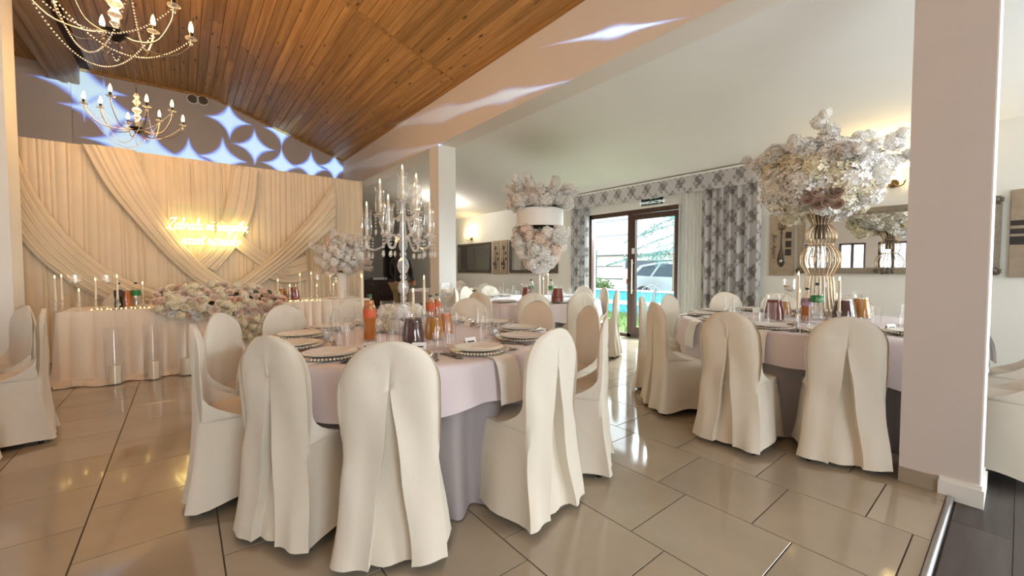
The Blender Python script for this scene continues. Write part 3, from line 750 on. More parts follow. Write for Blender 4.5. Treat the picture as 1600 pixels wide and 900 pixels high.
cl_ = thing('fill_ceiling_lamp', 'added white dome fill lamp in the side aisle, hidden behind the middle pillar', 'lamp', (5.0, 9.0, 2.955))  # added lamp, out of sight behind the pillar, brightens the far wall
MB().lathe([(0, 0), (0.13, 0), (0.13, -0.02), (0, -0.02)], 24).put('base_plate', mat_alu, cl_)
MB().lathe([(0.12, -0.02), (0.115, -0.05), (0.08, -0.085), (0.03, -0.10), (0, -0.10)], 24).put('glass_dome', M_emit('lit_opal_glass', (255, 244, 226), 4.0), cl_)
point('fill_ceiling_lamp_light', (0, 0, -0.30), 36, (1.0, 0.94, 0.84), 0.08, cl_)

# ================================================================== OUTSIDE THE DOOR
mat_grass = M_plain('grass_blades', (80, 104, 50), 0.8, 0, 0.35, 30); mat_out = M_wall('white_render', (236, 236, 230)); mat_roof = M_plain('white_roof', (222, 220, 212), 0.6)
gr = struct(MB().box((XW+0.22, -6, -0.2), (10.0, 26, -0.03)).put('ground_lawn', mat_grass, smooth=0))
struct(MB().box((10.0, -6, -0.2), (60, 40, -0.04)).put('ground_paving', M_plain('pale_paving', (206, 202, 194), 0.8), smooth=0))
m = MB(); rg = random.Random(5)
for k in range(7000):
    x = rg.uniform(6.75, 9.95); y = rg.uniform(3.2, 8.6); a = rg.uniform(0, 6.28); h_ = rg.uniform(0.05, 0.13); w = 0.006
    m.add([(x-w*cos(a), y-w*sin(a), -0.03), (x+w*cos(a), y+w*sin(a), -0.03), (x+rg.uniform(-.03, .03), y+rg.uniform(-.03, .03), h_-0.03)], [(0, 1, 2)])
g = stuff(m.put('grass', mat_grass, smooth=0)); g['label'] = 'short green lawn grass outside the glazed door'; g['category'] = 'grass'
t = thing('pool_wall', 'low blue pool wall with a white stripe across the garden', 'wall', (10.1, 6.5, -0.04))
MB().box((0, -3.4, 0), (0.12, 4.6, 0.24)).put('lower_panel', M_plain('pool_blue', (72, 164, 196), 0.5, 0, 0.2, 9), t, smooth=0)
MB().box((-0.02, -3.4, 0.24), (0.13, 4.6, 0.36)).put('stripe', mat_card, t, smooth=0); MB().box((0, -3.4, 0.36), (0.12, 4.6, 0.64)).put('upper_panel', bpy.data.materials['pool_blue'], t, smooth=0)
MB().box((-0.04, -3.4, 0.64), (0.16, 4.6, 0.68)).put('coping', mat_card, t, smooth=0)
# car
mat_car = M_plain('silver_car_paint', (178, 184, 190), 0.25, 0.5, 0.02); mat_cglass = M_plain('tinted_car_glass', (60, 74, 86), 0.05, 0, 0.05)
t = thing('car', 'silver car parked behind the blue pool wall', 'car', (13.2, 7.4, -0.04))
side = [(-2.05, 0.32), (2.05, 0.32), (2.1, 0.62), (1.95, 0.92), (1.35, 1.02), (0.75, 1.45), (-0.6, 1.55), (-1.45, 1.42), (-1.95, 1.02), (-2.1, 0.7)]
MB().prism([(-y, z) for y, z in side][::-1], 0, 1.7).tf(Matrix(((0,0,1,0),(1,0,0,0),(0,1,0,0),(0,0,0,1)))).put('body', mat_car, t, smooth=30)
for q, pts in enumerate(([(-0.1, 1.0), (-1.15, 1.02), (-0.7, 1.39), (-0.1, 1.44)], [(0.0, 1.0), (0.0, 1.44), (0.6, 1.47), (0.95, 1.02)], [(1.05, 1.02), (0.7, 1.46), (1.35, 1.36), (1.7, 1.05)])):
    MB().prism(pts, -0.012, 0.02).tf(Matrix(((0,0,1,0),(1,0,0,0),(0,1,0,0),(0,0,0,1)))).put('side_window', mat_cglass, t, smooth=0)
for y in (-1.3, 1.3):
    w = MB().lathe([(0, -0.1), (0.31, -0.1), (0.33, -0.06), (0.33, 0.1), (0, 0.1)], 24).tf(Matrix.Rotation(radians(-90), 4, 'Y')).put('wheel', mat_black, t, (0.06, y, 0.33)); MB().lathe([(0, 0), (0.2, 0), (0.2, 0.02), (0, 0.03)], 20).tf(Matrix.Rotation(radians(-90), 4, 'Y')).put('hubcap', mat_alu, w, (-0.1, 0, 0))
MB().ball((-0.1, -1.02, 1.05), 0.1, 10, 6).put('wing_mirror', mat_car, t); MB().box((-0.014, 0.05, 0.86), (0, 0.2, 0.89)).put('door_handle', mat_chrome, t, smooth=0); MB().box((-0.012, 1.75, 0.72), (0.05, 2.06, 0.9)).put('tail_lamp', M_plain('red_lens', (150, 30, 26), 0.2), t, smooth=0)
# spruce
t = thing('spruce_tree', 'blue spruce with drooping branches seen through the door', 'tree', (11.3, 6.35, -0.04))
MB().tube([(0, 0, 0), (0.02, 0.01, 2), (0, 0, 6.5)], [0.13, 0.11, 0.03], 10).put('trunk', M_plain('spruce_bark', (120, 104, 92), 0.9, 0, 0.2, 20, 0.4, 40), t)
mat_needle = M_plain('blue_green_needles', (96, 140, 138), 0.7, 0, 0.3, 8, rand=0.5); rb = random.Random(9)
def spruce_branch(seed):
    q = random.Random(seed); m = MB(); L = 1.7; m.tube([(0, 0, 0), (L*0.5, 0, -0.08), (L, 0, -0.3)], [0.018, 0.012, 0.004], 5)
    for k in range(260):
        s = q.uniform(0.12, 1.0); b = Vector((L*s, 0, -0.3*s*s)); side_ = q.choice((-1, 1)); ln = 0.5*(1-s)+0.14; f = q.random()
        c = b + Vector((0.25*ln*f, side_*ln*f, -0.25*ln*f)); d = Vector((q.uniform(-.4, 1), side_*q.uniform(0.1, 1), q.uniform(-.9, .35))).normalized()*q.uniform(.06, .13); w = d.orthogonal().normalized()*0.012
        m.add([c-w, c+w, c+d], [(0, 1, 2)])
    return m.mesh('branch', mat_needle, 0)
bm_ = [spruce_branch(s) for s in (1, 2, 3)]
for k in range(46):
    z = 1.75 + 4.4*(k/46.0); put('branch', bm_[k % 3], t, (0, 0, z), (0, rb.uniform(0.0, 0.3), k*2.4), (1.0-0.7*(k/46.0))*rb.uniform(0.9, 1.25))
# buildings
t = thing('outbuilding', 'low white outbuilding with corrugated eaves beyond the car', 'building', (20, 0, -0.04))
MB().box((0, 4, 0), (6, 17.6, 2.05)).put('wall', mat_out, t, smooth=0)
m = MB().add([(-0.5, 3.6, 2.05), (-0.5, 18, 2.05), (5, 18, 3.6), (5, 3.6, 3.6)], [(0, 1, 2, 3)]); m.put('roof', mat_roof, t, smooth=0)
tl_ = MB().lathe([(0.07, 0), (0.085, 0), (0.085, 0.5), (0.07, 0.5)], 8).tf(Matrix.Rotation(radians(90), 4, 'Y')).mesh('roof_tile', M_plain('eave_tile', (176, 168, 156), 0.7))
for k in range(60): put('roof_tile', tl_, t, (-0.62, 3.8+0.235*k, 2.06))
MB().box((-0.03, 11.5, 1.3), (0, 14.4, 1.75)).put('window', mat_cglass, t, smooth=0); MB().box((-0.05, 16.2, 0), (0, 17.1, 1.9)).put('door', mat_out, t, smooth=0)
t = thing('tall_house', 'tall white house behind the outbuilding at the left of the door view', 'building', (27, 24, -0.04))
MB().box((0, -5.5, 0), (8, 9, 6.5)).put('wall', mat_out, t, smooth=0)
for y, z in ((-3, 3.9), (-3.4, 5.1), (1, 3.9)): MB().box((-0.25, y-2, z), (0, y+2, z+0.12)).put('ledge', M_plain('grey_ledge', (140, 140, 144), 0.6) if y == -3 else bpy.data.materials['grey_ledge'], t, smooth=0)
MB().tube([(-0.08, -1.2, 0), (-0.08, -1.2, 6.4)], 0.06, 8).put('downpipe', mat_alu, t)
t = thing('garden_post', 'thin dark garden post with rails at the left of the door view', 'post', (12.2, 10.1, -0.04))
MB().tube([(0, 0, 0), (0, 0, 2.0)], 0.03, 8).put('upright', M_plain('post_grey', (90, 92, 90), 0.6), t)
for z in (0.9, 1.35, 1.75): MB().box((-0.02, -1.2, z), (0.02, 1.4, z+0.05)).put('rail', bpy.data.materials['post_grey'], t, smooth=0)
t = thing('garden_bush', 'green bush at the foot of the garden post', 'bush', (11.6, 9.4, -0.04)); lm = []
rb = random.Random(4); m = MB()
for k in range(900):
    d = Vector((rb.gauss(0, 1), rb.gauss(0, 1), abs(rb.gauss(0, 1)))).normalized()*rb.uniform(.2, .55); e = Vector((rb.gauss(0, 1), rb.gauss(0, 1), rb.gauss(0, 1))).normalized()*0.07; w = e.orthogonal().normalized()*0.025
    m.add([d-e, d+w, d+e, d-w], [(0, 1, 2, 3)])
stuff(m.put('foliage', mat_grass, t, (0, 0, 0.45), smooth=0)); MB().tube([(0, 0, 0), (0, 0, 0.6)], 0.03, 6).put('stem', mat_brass, t)
for k, (x, y, rz) in enumerate(((8.9, 5.15, 0.4), (8.5, 4.75, 2.0))):
    t = thing('garden_chair', ('wire garden chair on the lawn, nearer the spruce trunk', 'wire garden chair on the lawn, nearer the door post')[k], 'chair', (x, y+0.7, -0.03), rz, 'wire chairs on the lawn')
    mw = M_plain('chair_wire', (120, 124, 130), 0.3, 0.7) if k == 0 else bpy.data.materials['chair_wire']
    for a, b in ((-.2, -.2), (.2, -.2), (-.2, .2), (.2, .2)): MB().tube([(a*1.1, b*1.1, 0), (a, b, 0.44)], 0.009, 6).put('leg', mw, t)
    MB().box((-.21, -.21, 0.43), (.21, .21, 0.45)).put('seat', mw, t, smooth=0)
    MB().tube([(-.2, -.2, 0.44), (-.2, -.27, 0.8), (0, -.29, 0.9), (.2, -.27, 0.8), (.2, -.2, 0.44)], 0.009, 6).put('back_frame', mw, t)
    for q in range(-2, 3): MB().tube([(q*.07, -.205, 0.44), (q*.07, -.28, 0.85)], 0.005, 5).put('back_wire', mw, t)

# ================================================================== CREAM BACKDROP WITH NEON WRITING
YD = 8.0
def catmull(P, n):
    P = [Vector(p) for p in P]; Q = [P[0]*2-P[1]] + P + [P[-1]*2-P[-2]]; out = []
    m = len(P)-1
    for k in range(n):
        t = k*m/(n-1); i = min(int(t), m-1); f = t-i; a, b, c, d = Q[i:i+4]
        out.append(0.5*((2*b) + (c-a)*f + (2*a-5*b+4*c-d)*f*f + (3*b-a-3*c+d)*f**3))
    return out
bk = thing('draped_backdrop', 'cream draped fabric backdrop with crossed swags behind the head table', 'backdrop', (0, YD, 0))
rp = random.Random(12); edges = [-2.3]
while edges[-1] < 2.74: edges.append(edges[-1] + rp.uniform(0.035, 0.11))
phs = [rp.uniform(0.5, 1.0) for _ in edges]
def pleat_y(x):
    for i in range(len(edges)-1):
        if edges[i] <= x <= edges[i+1]:
            t = (x-edges[i])/(edges[i+1]-edges[i]); return -0.038*phs[i]*sin(pi*t)**0.6 * (0.6+0.4*t)
    return 0.0
nx = 900
m = MB().grid(lambda u, v: (-2.3 + 5.03*u + 0.008*sin(v*3+u*40), pleat_y(-2.3 + 5.03*u)*(0.75+0.25*(1-v)), 0.01 + 2.91*v), nx, 6)
m.put('pleated_curtain', mat_drape, bk, smooth=60)
MB().box((-2.3, 0.0, 2.88), (2.73, 0.05, 2.925)).put('top_rail', mat_drape, bk, smooth=0)
m = MB().grid(lambda u, v: (2.73 + 0.004*sin(u*20), 0.5*u - 0.01, 0.01 + 2.91*v), 12, 3); m.put('side_return', mat_drape, bk, smooth=180)
def swag(name, up, lo, folds, off, seed=0.0):
    n = 46; w = folds*6
    A = catmull([(p[0], p[1], 0) for p in up], n); B = catmull([(p[0], p[1], 0) for p in lo], n); m = MB()
    def fn(u, v):
        i = min(int(round(u*(n-1))), n-1); q = A[i].lerp(B[i], v); p = ony(q.x, q.y, YD-0.05)
        b = sin(pi*min(1, max(0, v)))**0.45
        y = -0.05 - off - 0.045*b - 0.024*abs(sin(pi*folds*v + 0.5*sin(4*u+seed)))*(0.6+0.4*sin(3*v*folds+seed))
        if v in (0.0, 1.0): y = -0.03 - off*0.6
        return (p.x, y, p.z - 0.01*sin(2*pi*v*folds*0.5+seed)*sin(pi*u))
    return m.grid(fn, n, w+1).put('swag', mat_drape, bk, smooth=70)
swag('S3', [(362,262),(352,318),(337,362),(318,392),(298,408)], [(405,268),(400,320),(386,360),(366,392),(338,424)], 7, 0.00, 1)
swag('S4', [(352,338),(376,364),(402,386),(432,405),(458,420)], [(336,352),(362,382),(388,402),(412,420),(436,440)], 6, 0.01, 2)
swag('S6', [(478,398),(460,404),(445,408),(425,410)], [(478,440),(455,443),(432,440),(410,432)], 6, 0.0, 3)
swag('S5', [(8,190),(50,290),(95,355),(150,408),(205,440),(250,456)], [(8,345),(58,402),(100,436),(150,464),(200,482),(250,492)], 11, 0.03, 4)
swag('S1', [(212,236),(242,308),(288,382),(330,424),(380,452)], [(128,226),(165,290),(215,350),(270,410),(338,466)], 7, 0.04, 5)
swag('S2', [(519,286),(490,330),(442,384),(400,419),(352,455)], [(521,356),(494,378),(456,408),(415,438),(375,470)], 9, 0.06, 6)
# neon lettering
mat_neon = M_emit('warm_neon', (255, 226, 140), 9.0)
GL = {'a': ([[(.55,.9),(.3,1),(.06,.7),(.06,.25),(.25,0),(.48,.3),(.58,.95),(.56,.3),(.68,0),(.85,.15)]], .85),
 'b': ([[(0,.1),(.2,1),(.32,1.75),(.2,1.95),(.1,1.3),(.1,.2),(.3,0),(.55,.25),(.55,.7),(.4,.88),(.7,.8)]], .70),
 'r': ([[(0,.1),(.18,1.0),(.28,1.08),(.34,.86),(.52,.86),(.5,.2),(.62,0),(.75,.15)]], .75),
 'ł': ([[(0,.1),(.28,1.2),(.36,1.8),(.24,1.98),(.15,1.3),(.15,.2),(.3,0),(.5,.15)], [(-.05,.85),(.22,1.05),(.5,1.3)]], .5),
 'm': ([[(0,.2),(.1,1),(.12,0),(.2,.7),(.34,1),(.42,.8),(.42,0),(.5,.7),(.64,1),(.74,.8),(.74,.2),(.84,0),(.98,.15)]], .98),
 'i': ([[(0,.15),(.14,1),(.15,.2),(.25,0),(.42,.15)], [(.18,1.4),(.22,1.5),(.26,1.56)]], .42),
 'w': ([[(0,.6),(.1,1),(.12,.3),(.25,0),(.4,.25),(.45,.95),(.47,.25),(.6,0),(.76,.3),(.8,1),(.95,.85)]], .95),
 's': ([[(0,.1),(.28,1.0),(.34,.75),(.48,.4),(.4,.05),(.15,.06),(.3,0),(.58,.15)]], .58),
 'z': ([[(0,.85),(.2,1),(.48,.9),(.06,.1),(.25,.12),(.48,0),(.62,.15)]], .62),
 'y': ([[(0,.6),(.1,1),(.12,.3),(.3,.05),(.48,.4),(.55,1),(.5,0),(.4,-.7),(.16,-.85),(.1,-.6),(.4,-.1),(.7,.2)]], .70),
 't': ([[(0,.15),(.18,1.0),(.25,1.65),(.2,.8),(.2,.15),(.34,0),(.5,.15)], [(-.02,1.15),(.25,1.16),(.5,1.22)]], .50),
 'k': ([[(0,.1),(.24,1.2),(.32,1.8),(.18,1.9),(.1,1),(.1,0),(.15,.5),(.38,.95),(.48,.8),(.25,.5),(.44,.1),(.55,0),(.7,.15)]], .70),
 'o': ([[(.4,1),(.12,.8),(.06,.3),(.25,0),(.48,.2),(.54,.7),(.4,.98),(.5,.82),(.72,.88)]], .72),
 'e': ([[(0,.4),(.36,.6),(.4,.9),(.22,1),(.06,.6),(.1,.15),(.3,0),(.55,.2)]], .55),
 'n': ([[(0,.2),(.1,1),(.12,0),(.2,.7),(.4,1),(.5,.8),(.5,.2),(.6,0),(.72,.15)]], .72),
 'Z': ([[(.1,1.65),(.3,1.95),(.65,1.85),(.98,2.0),(.6,1.2),(.12,.15),(0,0),(.3,.2),(.68,-.12),(1.05,.05)]], 1.05),
 ',': ([[(.1,.1),(.14,0),(.05,-.3)]], .25)}
ns_ = thing('neon_sign', 'glowing warm white neon script sign on the backdrop', 'sign', (0, YD-0.20, 0))
def neon_line(txt, u0, v0, u1, v1):
    a, b = ony(u0, v0, YD-0.20), ony(u1, v1, YD-0.20); W_ = sum(GL[c][1] if c != ' ' else .45 for c in txt)
    k = (b.x-a.x)/W_; x = 0.0
    for c in txt:
        if c == ' ': x += .45; continue
        m = MB()
        for st in GL[c][0]:
            P = catmull([((q[0]+x+0.28*q[1])*k, 0, q[1]*k*1.12) for q in st], 4*len(st))
            m.tube(P, 0.0052, 6)
        z = a.z + (b.z-a.z)*(x/W_); m.put('letter', mat_neon, ns_, (a.x, 0, z), smooth=180); x += GL[c][1]
neon_line('Zabrała mi wszystko,', 261, 357, 388, 362); neon_line('nawet nazwisko', 283, 381, 375, 384)
MB().box((ony(275, 350, YD-0.2).x, 0.008, 1.86), (ony(372, 350, YD-0.2).x, 0.011, 2.2)).put('acrylic_plate', mat_pane, ns_, smooth=0)
for x in (ony(300, 350, YD-0.2).x, ony(350, 350, YD-0.2).x): MB().tube([(x, 0.005, 2.14), (x, 0.10, 2.2), (x, 0.16, 2.86)], 0.002, 5).put('hanging_wire', mat_gold, ns_)

# ================================================================== HEAD TABLE
HX0, HX1, HY0, HY1, HZ = -1.04, 2.24, 6.34, 7.12, 0.785
ht = thing('head_table', 'long head table under ivory satin in front of the backdrop', 'table', (0, 0, 0))
MB().box((HX0+0.02, HY0+0.02, HZ-0.035), (HX1-0.02, HY1-0.02, HZ-0.005)).put('tabletop', mat_pine, ht, smooth=0)
for x in (HX0+0.2, 0.6, HX1-0.2):
    for y in (HY0+0.12, HY1-0.12): MB().tube([(x, y, 0), (x, y, HZ-0.03)], 0.02, 8).put('leg', mat_chrome, ht)
hc = thing('satin_tablecloth', 'ivory satin cloth pleated to the floor on the head table', 'tablecloth', (0, 0, 0))
MB().grid(lambda u, v: (HX0-0.005+(HX1-HX0+0.01)*u, HY0-0.005+(HY1-HY0+0.01)*v, HZ+0.001+0.0025*sin(u*55+v*6)*sin(v*17)), 90, 14).put('top_cloth', mat_satin, hc, smooth=180)
per = [(HX0, HY1), (HX0, HY0), (HX1, HY0), (HX1, HY1)]; LN = [0.78, HX1-HX0, 0.78]; TOT = sum(LN)
def perim(s):
    for k in range(3):
        if s <= LN[k] or k == 2:
            a, b = per[k], per[k+1]; t = min(1, s/LN[k]); p = Vector((a[0]+(b[0]-a[0])*t, a[1]+(b[1]-a[1])*t)); d = Vector((b[0]-a[0], b[1]-a[1])).normalized(); return p, Vector((d.y, -d.x))
        s -= LN[k]
pr_ = random.Random(21); pe = [0.0]
while pe[-1] < TOT: pe.append(pe[-1]+pr_.uniform(0.09, 0.2))
def pleat(s):
    for i in range(len(pe)-1):
        if pe[i] <= s <= pe[i+1]: t = (s-pe[i])/(pe[i+1]-pe[i]); return sin(pi*t)**0.5*(0.5+0.5*((i*7) % 5)/4)
    return 0.5
def skirt_fn(u, v):
    s = TOT*u; h = 1-v; s2 = s + 0.06*sin(3.1*s)*h*h; p, nrm = perim(min(TOT, max(0, s2)))
    dr = 0.012 + pleat(s2)*(0.012 + 0.05*min(1, h*1.2)) + 0.03*h*h
    z = 0.006 + (HZ-0.004)*v
    if v < 0.075:                                # cloth pooling on the floor
        q = 1-v/0.075; dr += 0.06*q; z = 0.008 + 0.045*(0.5+0.5*sin(17*s+2*sin(4*s)))*sin(pi*min(1, q*0.95)) + 0.05*(1-q)
    c = 0.02*h; return (p.x+nrm.x*dr, p.y+nrm.y*dr, z)
def vv(j): return j
rows_v = [0, 0.012, 0.025, 0.038, 0.05, 0.062, 0.075, 0.11, 0.2, 0.35, 0.55, 0.75, 0.9, 0.97, 1.0]
MB().grid(lambda u, v: skirt_fn(u, rows_v[int(round(v*(len(rows_v)-1)))]), 700, len(rows_v)).put('floor_skirt', mat_satin, hc, smooth=180)
def pool_fn(u, v):                               # crumpled end of the cloth lying on the floor
    x = HX0-0.06 + (HX1-HX0+0.12)*u; out = 0.10 + 0.05*sin(7.3*x) + 0.035*sin(17*x+1) + 0.02*sin(31*x)
    rid = abs(sin(9*x + 3*sin(2.7*x) + 2.2*v)) * 0.6 + 0.4*abs(sin(21*x + 5*v))
    return (x + 0.03*sin(13*x+4*v), HY0-0.07 - out*v, 0.006 + 0.075*rid*sin(pi*(0.12+0.88*v))*(1-0.45*v))
MB().grid(pool_fn, 420, 14).put('pooled_hem', mat_satin, hc, smooth=180)
for x, y, var, lab in ((-0.62, 7.50, 3, 'covered chair back behind the head table, left of the dark soda bottle'), (0.12, 7.52, 1, 'covered chair back behind the head table, at the left end of the roses')):
    make_chair(var, lab, (x, y), (x, 6.0), 'chairs behind the head table')

# ------------------------------------------------------------------ reusable tableware meshes
def flame_mesh(): return MB().lathe([(0, -0.002), (0.0055, 0.006), (0.005, 0.014), (0.0025, 0.024), (0, 0.032)], 8).mesh('flame', mat_flame, 180)
FL = flame_mesh()
def candlestick(loc, h_top, label, group, hold=0.10, name='candlestick', r=0.0095):
    t = thing(name, label, 'candle', loc, 0, group)
    MB().lathe([(0, 0), (0.036, 0), (0.036, 0.006), (0.012, 0.014), (0.010, hold*0.35), (0.018, hold*0.5), (0.010, hold*0.65), (0.012, hold*0.85), (0.020, hold), (0.014, hold+0.004), (0, hold)], 14).put('glass_holder', mat_crystal, t)
    c = MB().lathe([(0, hold), (r*1.15, hold), (r*0.85, h_top-0.032), (0, h_top-0.03)], 10).put('taper', mat_wax, t); put('flame', FL, c, (0, 0, h_top-0.03))
    return t
def goblet(loc, H, label, group, bowl=0.055):
    t = thing('candle_goblet', label, 'candle holder', loc, 0, group); b0 = H-0.12
    MB().lathe([(0, 0.0), (0.042, 0.0), (0.042, 0.004), (0.006, 0.012), (0.0045, b0-0.03), (bowl*0.5, b0), (bowl, b0+0.03), (bowl*0.98, H), (bowl*0.93, H), (bowl*0.93, b0+0.034), (0, b0+0.006)], 20).put('glass', mat_glass, t)
    MB().lathe([(0, b0+0.014), (bowl*0.7, b0+0.026), (bowl*0.88, b0+0.045), (0, b0+0.045)], 18).put('water', M_WATER, t)
    MB().lathe([(0, b0+0.046), (bowl*0.8, b0+0.046), (bowl*0.85, b0+0.066), (0, b0+0.07)], 18).put('floating_candle', mat_wax, t)
    return t
M_WATER = M_glass('water', (0.96, 0.98, 0.98), clear=0.8, milk=0.08)
L_COLA = M_plain('cola', (26, 14, 14), 0.12); L_ORANGE = M_liquid('orange_juice', (198, 112, 30), 0.9); L_AMBER = M_liquid('apple_juice', (190, 128, 36), 0.85); L_RED = M_liquid('berry_compote', (128, 40, 12), 0.92); L_DARK = M_liquid('dark_compote', (74, 22, 12), 0.95)
L_SODA = M_liquid('orange_soda', (196, 112, 30), 0.85)
JP = [(0.0, 0.0), (0.064, 0.0), (0.070, 0.012), (0.066, 0.05), (0.050, 0.135), (0.046, 0.15), (0.056, 0.19)]
def jug(loc, rz, liquid, level, label, group, sc=1.0):
    t = thing('juice_jug', label, 'jug', loc, rz, group); t.scale = (sc,)*3
    pr = JP + [(0.053, 0.19), (0.043, 0.15), (0.047, 0.135), (0.062, 0.05), (0.066, 0.012), (0.0, 0.008)]
    m = MB().lathe(pr, 24); m.v = [(x + (0.022 if (z > 0.17 and x > 0.7*sqrt(x*x+y*y)) else 0)*max(0, (x/sqrt(x*x+y*y+1e-9)-0.7)/0.3), y, z) for x, y, z in m.v]; m.put('glass_body', mat_glass, t)
    lp = [(0, 0.010)] + [(r_-0.006, z_) for r_, z_ in ((0.068, 0.012), (0.067, 0.04))]
    z = 0.055
    while z < level: lp.append((0.064-(z-0.05)*0.19, z)); z += 0.02
    lp += [(0.064-(level-0.05)*0.19, level), (0, level)]; MB().lathe(lp, 22).put('juice', liquid, t)
    MB().tube([(-0.050, 0, 0.172), (-0.085, 0, 0.165), (-0.098, 0, 0.12), (-0.085, 0, 0.07), (-0.060, 0, 0.055)], 0.0065, 8).put('handle', mat_glass, t)
    return t
def bottle(loc, rz, liquid, level, label, group, capc, band=None, H=0.31, r=0.038, word=None, bandz=(0.15, 0.215)):
    t = thing('soda_bottle', label, 'bottle', loc, rz, group); k = H/0.31
    P = [(0, 0.004), (r*0.7, 0.0), (r, 0.012), (r, 0.06*k), (r*0.9, 0.10*k), (r, 0.145*k), (r, 0.215*k), (r*0.75, 0.25*k), (0.014, 0.283*k), (0.0125, 0.288*k), (0.0125, 0.296*k), (0, 0.297*k)]
    MB().lathe(P, 22).put('plastic_body', mat_glass, t)
    Q = [(0, 0.006)] + [(q*0.95, z) for q, z in P[2:] if z < level and q > 0.0] ; 
    rl = r*0.95 if level < 0.215*k else r*0.7
    Q += [(rl, level), (0, level)]; MB().lathe(Q, 20).put('drink', liquid, t)
    MB().lathe([(0, 0.292*k), (0.0155, 0.292*k), (0.0155, 0.312*k), (0, 0.313*k)], 14).put('cap', capc, t)
    if band:
        b = MB().lathe([(r*1.012, bandz[0]*k), (r*1.012, bandz[1]*k)], 24).put('paper_label', band, t)
        if word:
            me = text_mesh(word, 0.036*k, 0.0003, 0.2); me.materials.append(mat_card)
            for v_ in me.vertices:                       # wrap the word round the bottle
                a = v_.co.x/r; v_.co = Vector((r*1.02*sin(a), -r*1.02*cos(a), v_.co.y))
            put('lettering', me, b, (0, 0, (bandz[0]+bandz[1])*0.5*k), (0, 0, -YAW*0.9-rz))
    return t
CAP_G = M_plain('green_cap', (30, 84, 44), 0.4); CAP_K = mat_black; BAND_G = M_plain('green_label', (40, 130, 66), 0.5); BAND_P = M_plain('lilac_label', (176, 150, 176), 0.5, 0, 0.4, 40); BAND_O = M_plain('red_orange_label', (206, 92, 48), 0.5, 0, 0.25, 40); BAND_K = M_plain('dark_label', (44, 24, 30), 0.5)
def on_head(u, v, y): return ony(u, v, y)
# candles, goblets and drinks on the head table
hcd = [(85,430,6.62,'far left pair, left one'), (95.6,428.7,6.70,'far left pair, right one'), (123,450.6,6.48,'short one behind the left chair'), (148.7,434,6.60,'beside the second goblet'), (182.5,429,6.46,'in front of the dark soda bottle'), (222.5,440,6.66,'right of the clear soda bottle'),
       (271,444,6.95,'peeking over the left roses'), (290,443,6.95,'peeking over the roses next to the left swag'), (434,436,6.66,'right of the roses before the amber jug'), (452.6,444,6.42,'in front of the red jug'), (468.4,427,6.62,'right of the red jug'), (486,425,6.74,'tallest one left of the right bouquet'), (515.6,429,6.62,'under the right bouquet, left of its vase'), (495,444,6.50,'short one between the tall pair'), (521,442.6,6.46,'short one before the bouquet vase'), (537.6,426,6.56,'last one at the right end of the table')]
for u, v, y, lab in hcd:
    p = ony(u, v, y); candlestick((p.x, y, HZ+0.003), p.z-HZ-0.003, 'white taper candle on the head table, ' + lab, 'taper candles on the head table', 0.11)
for u, v, y, lab in ((117,434,6.60,'left candle goblet on the head table by the left candle pair'), (166,434,6.72,'candle goblet on the head table left of the dark soda bottle'), (495,432,6.82,'candle goblet on the head table left of the bouquet vase'), (524,436,6.66,'candle goblet on the head table under the right bouquet')):
    p = ony(u, v, y); goblet((p.x, y, HZ+0.003), p.z-HZ+0.03, lab, 'candle goblets on the head table')
p = ony(186, 470, 6.52); bottle((p.x, 6.52, HZ+0.003), 0, L_COLA, 0.22, 'dark soda bottle on the left half of the head table', 'drinks on the head table', CAP_K, BAND_K, 0.30, 0.042)
p = ony(198, 470, 6.62); jug((p.x, 6.62, HZ+0.003), 2.6, L_ORANGE, 0.165, 'orange juice jug between two bottles on the head table', 'drinks on the head table', 1.25)
p = ony(213, 470, 6.58); bottle((p.x, 6.58, HZ+0.003), 0, M_WATER, 0.2, 'clear soda bottle with green label on the head table', 'drinks on the head table', CAP_K, BAND_G, 0.30, 0.042)
p = ony(441, 463, 6.70); jug((p.x, 6.70, HZ+0.003), 2.2, L_AMBER, 0.15, 'amber juice jug beside the roses on the head table', 'drinks on the head table', 1.15)
p = ony(459, 463, 6.56); jug((p.x, 6.56, HZ+0.003), 0.4, L_RED, 0.165, 'red compote jug right of the roses on the head table', 'drinks on the head table', 1.2)
# fairy lights lying on the head table
m = MB(); g2 = MB(); rf = random.Random(8); P = []
for k in range(60):
    x = (-0.8 + 0.02*k) if k < 30 else (1.0 + 0.02*(k-30)); P.append((x*1.0, 6.46 + 0.05*sin(k*1.3) + 0.03*sin(k*0.5), HZ+0.006))
for half, lab in ((P[:30], 'left'), (P[30:], 'right')):
    t = thing('fairy_lights', 'string of fairy lights lying on the %s half of the head table' % lab, 'string lights', (0, 0, 0), 0, 'fairy lights')
    MB().tube(half, 0.0015, 4).put('wire', mat_gold, t)
    b = MB()
    for q in half[::2]: MB().ball((0, 0, 0), 0.0055, 6, 4).put('bulb', bpy.data.materials.get('fairy_glow') or M_emit('fairy_glow', (255, 220, 140), 9.0), t, (q[0], q[1], q[2]+0.006))
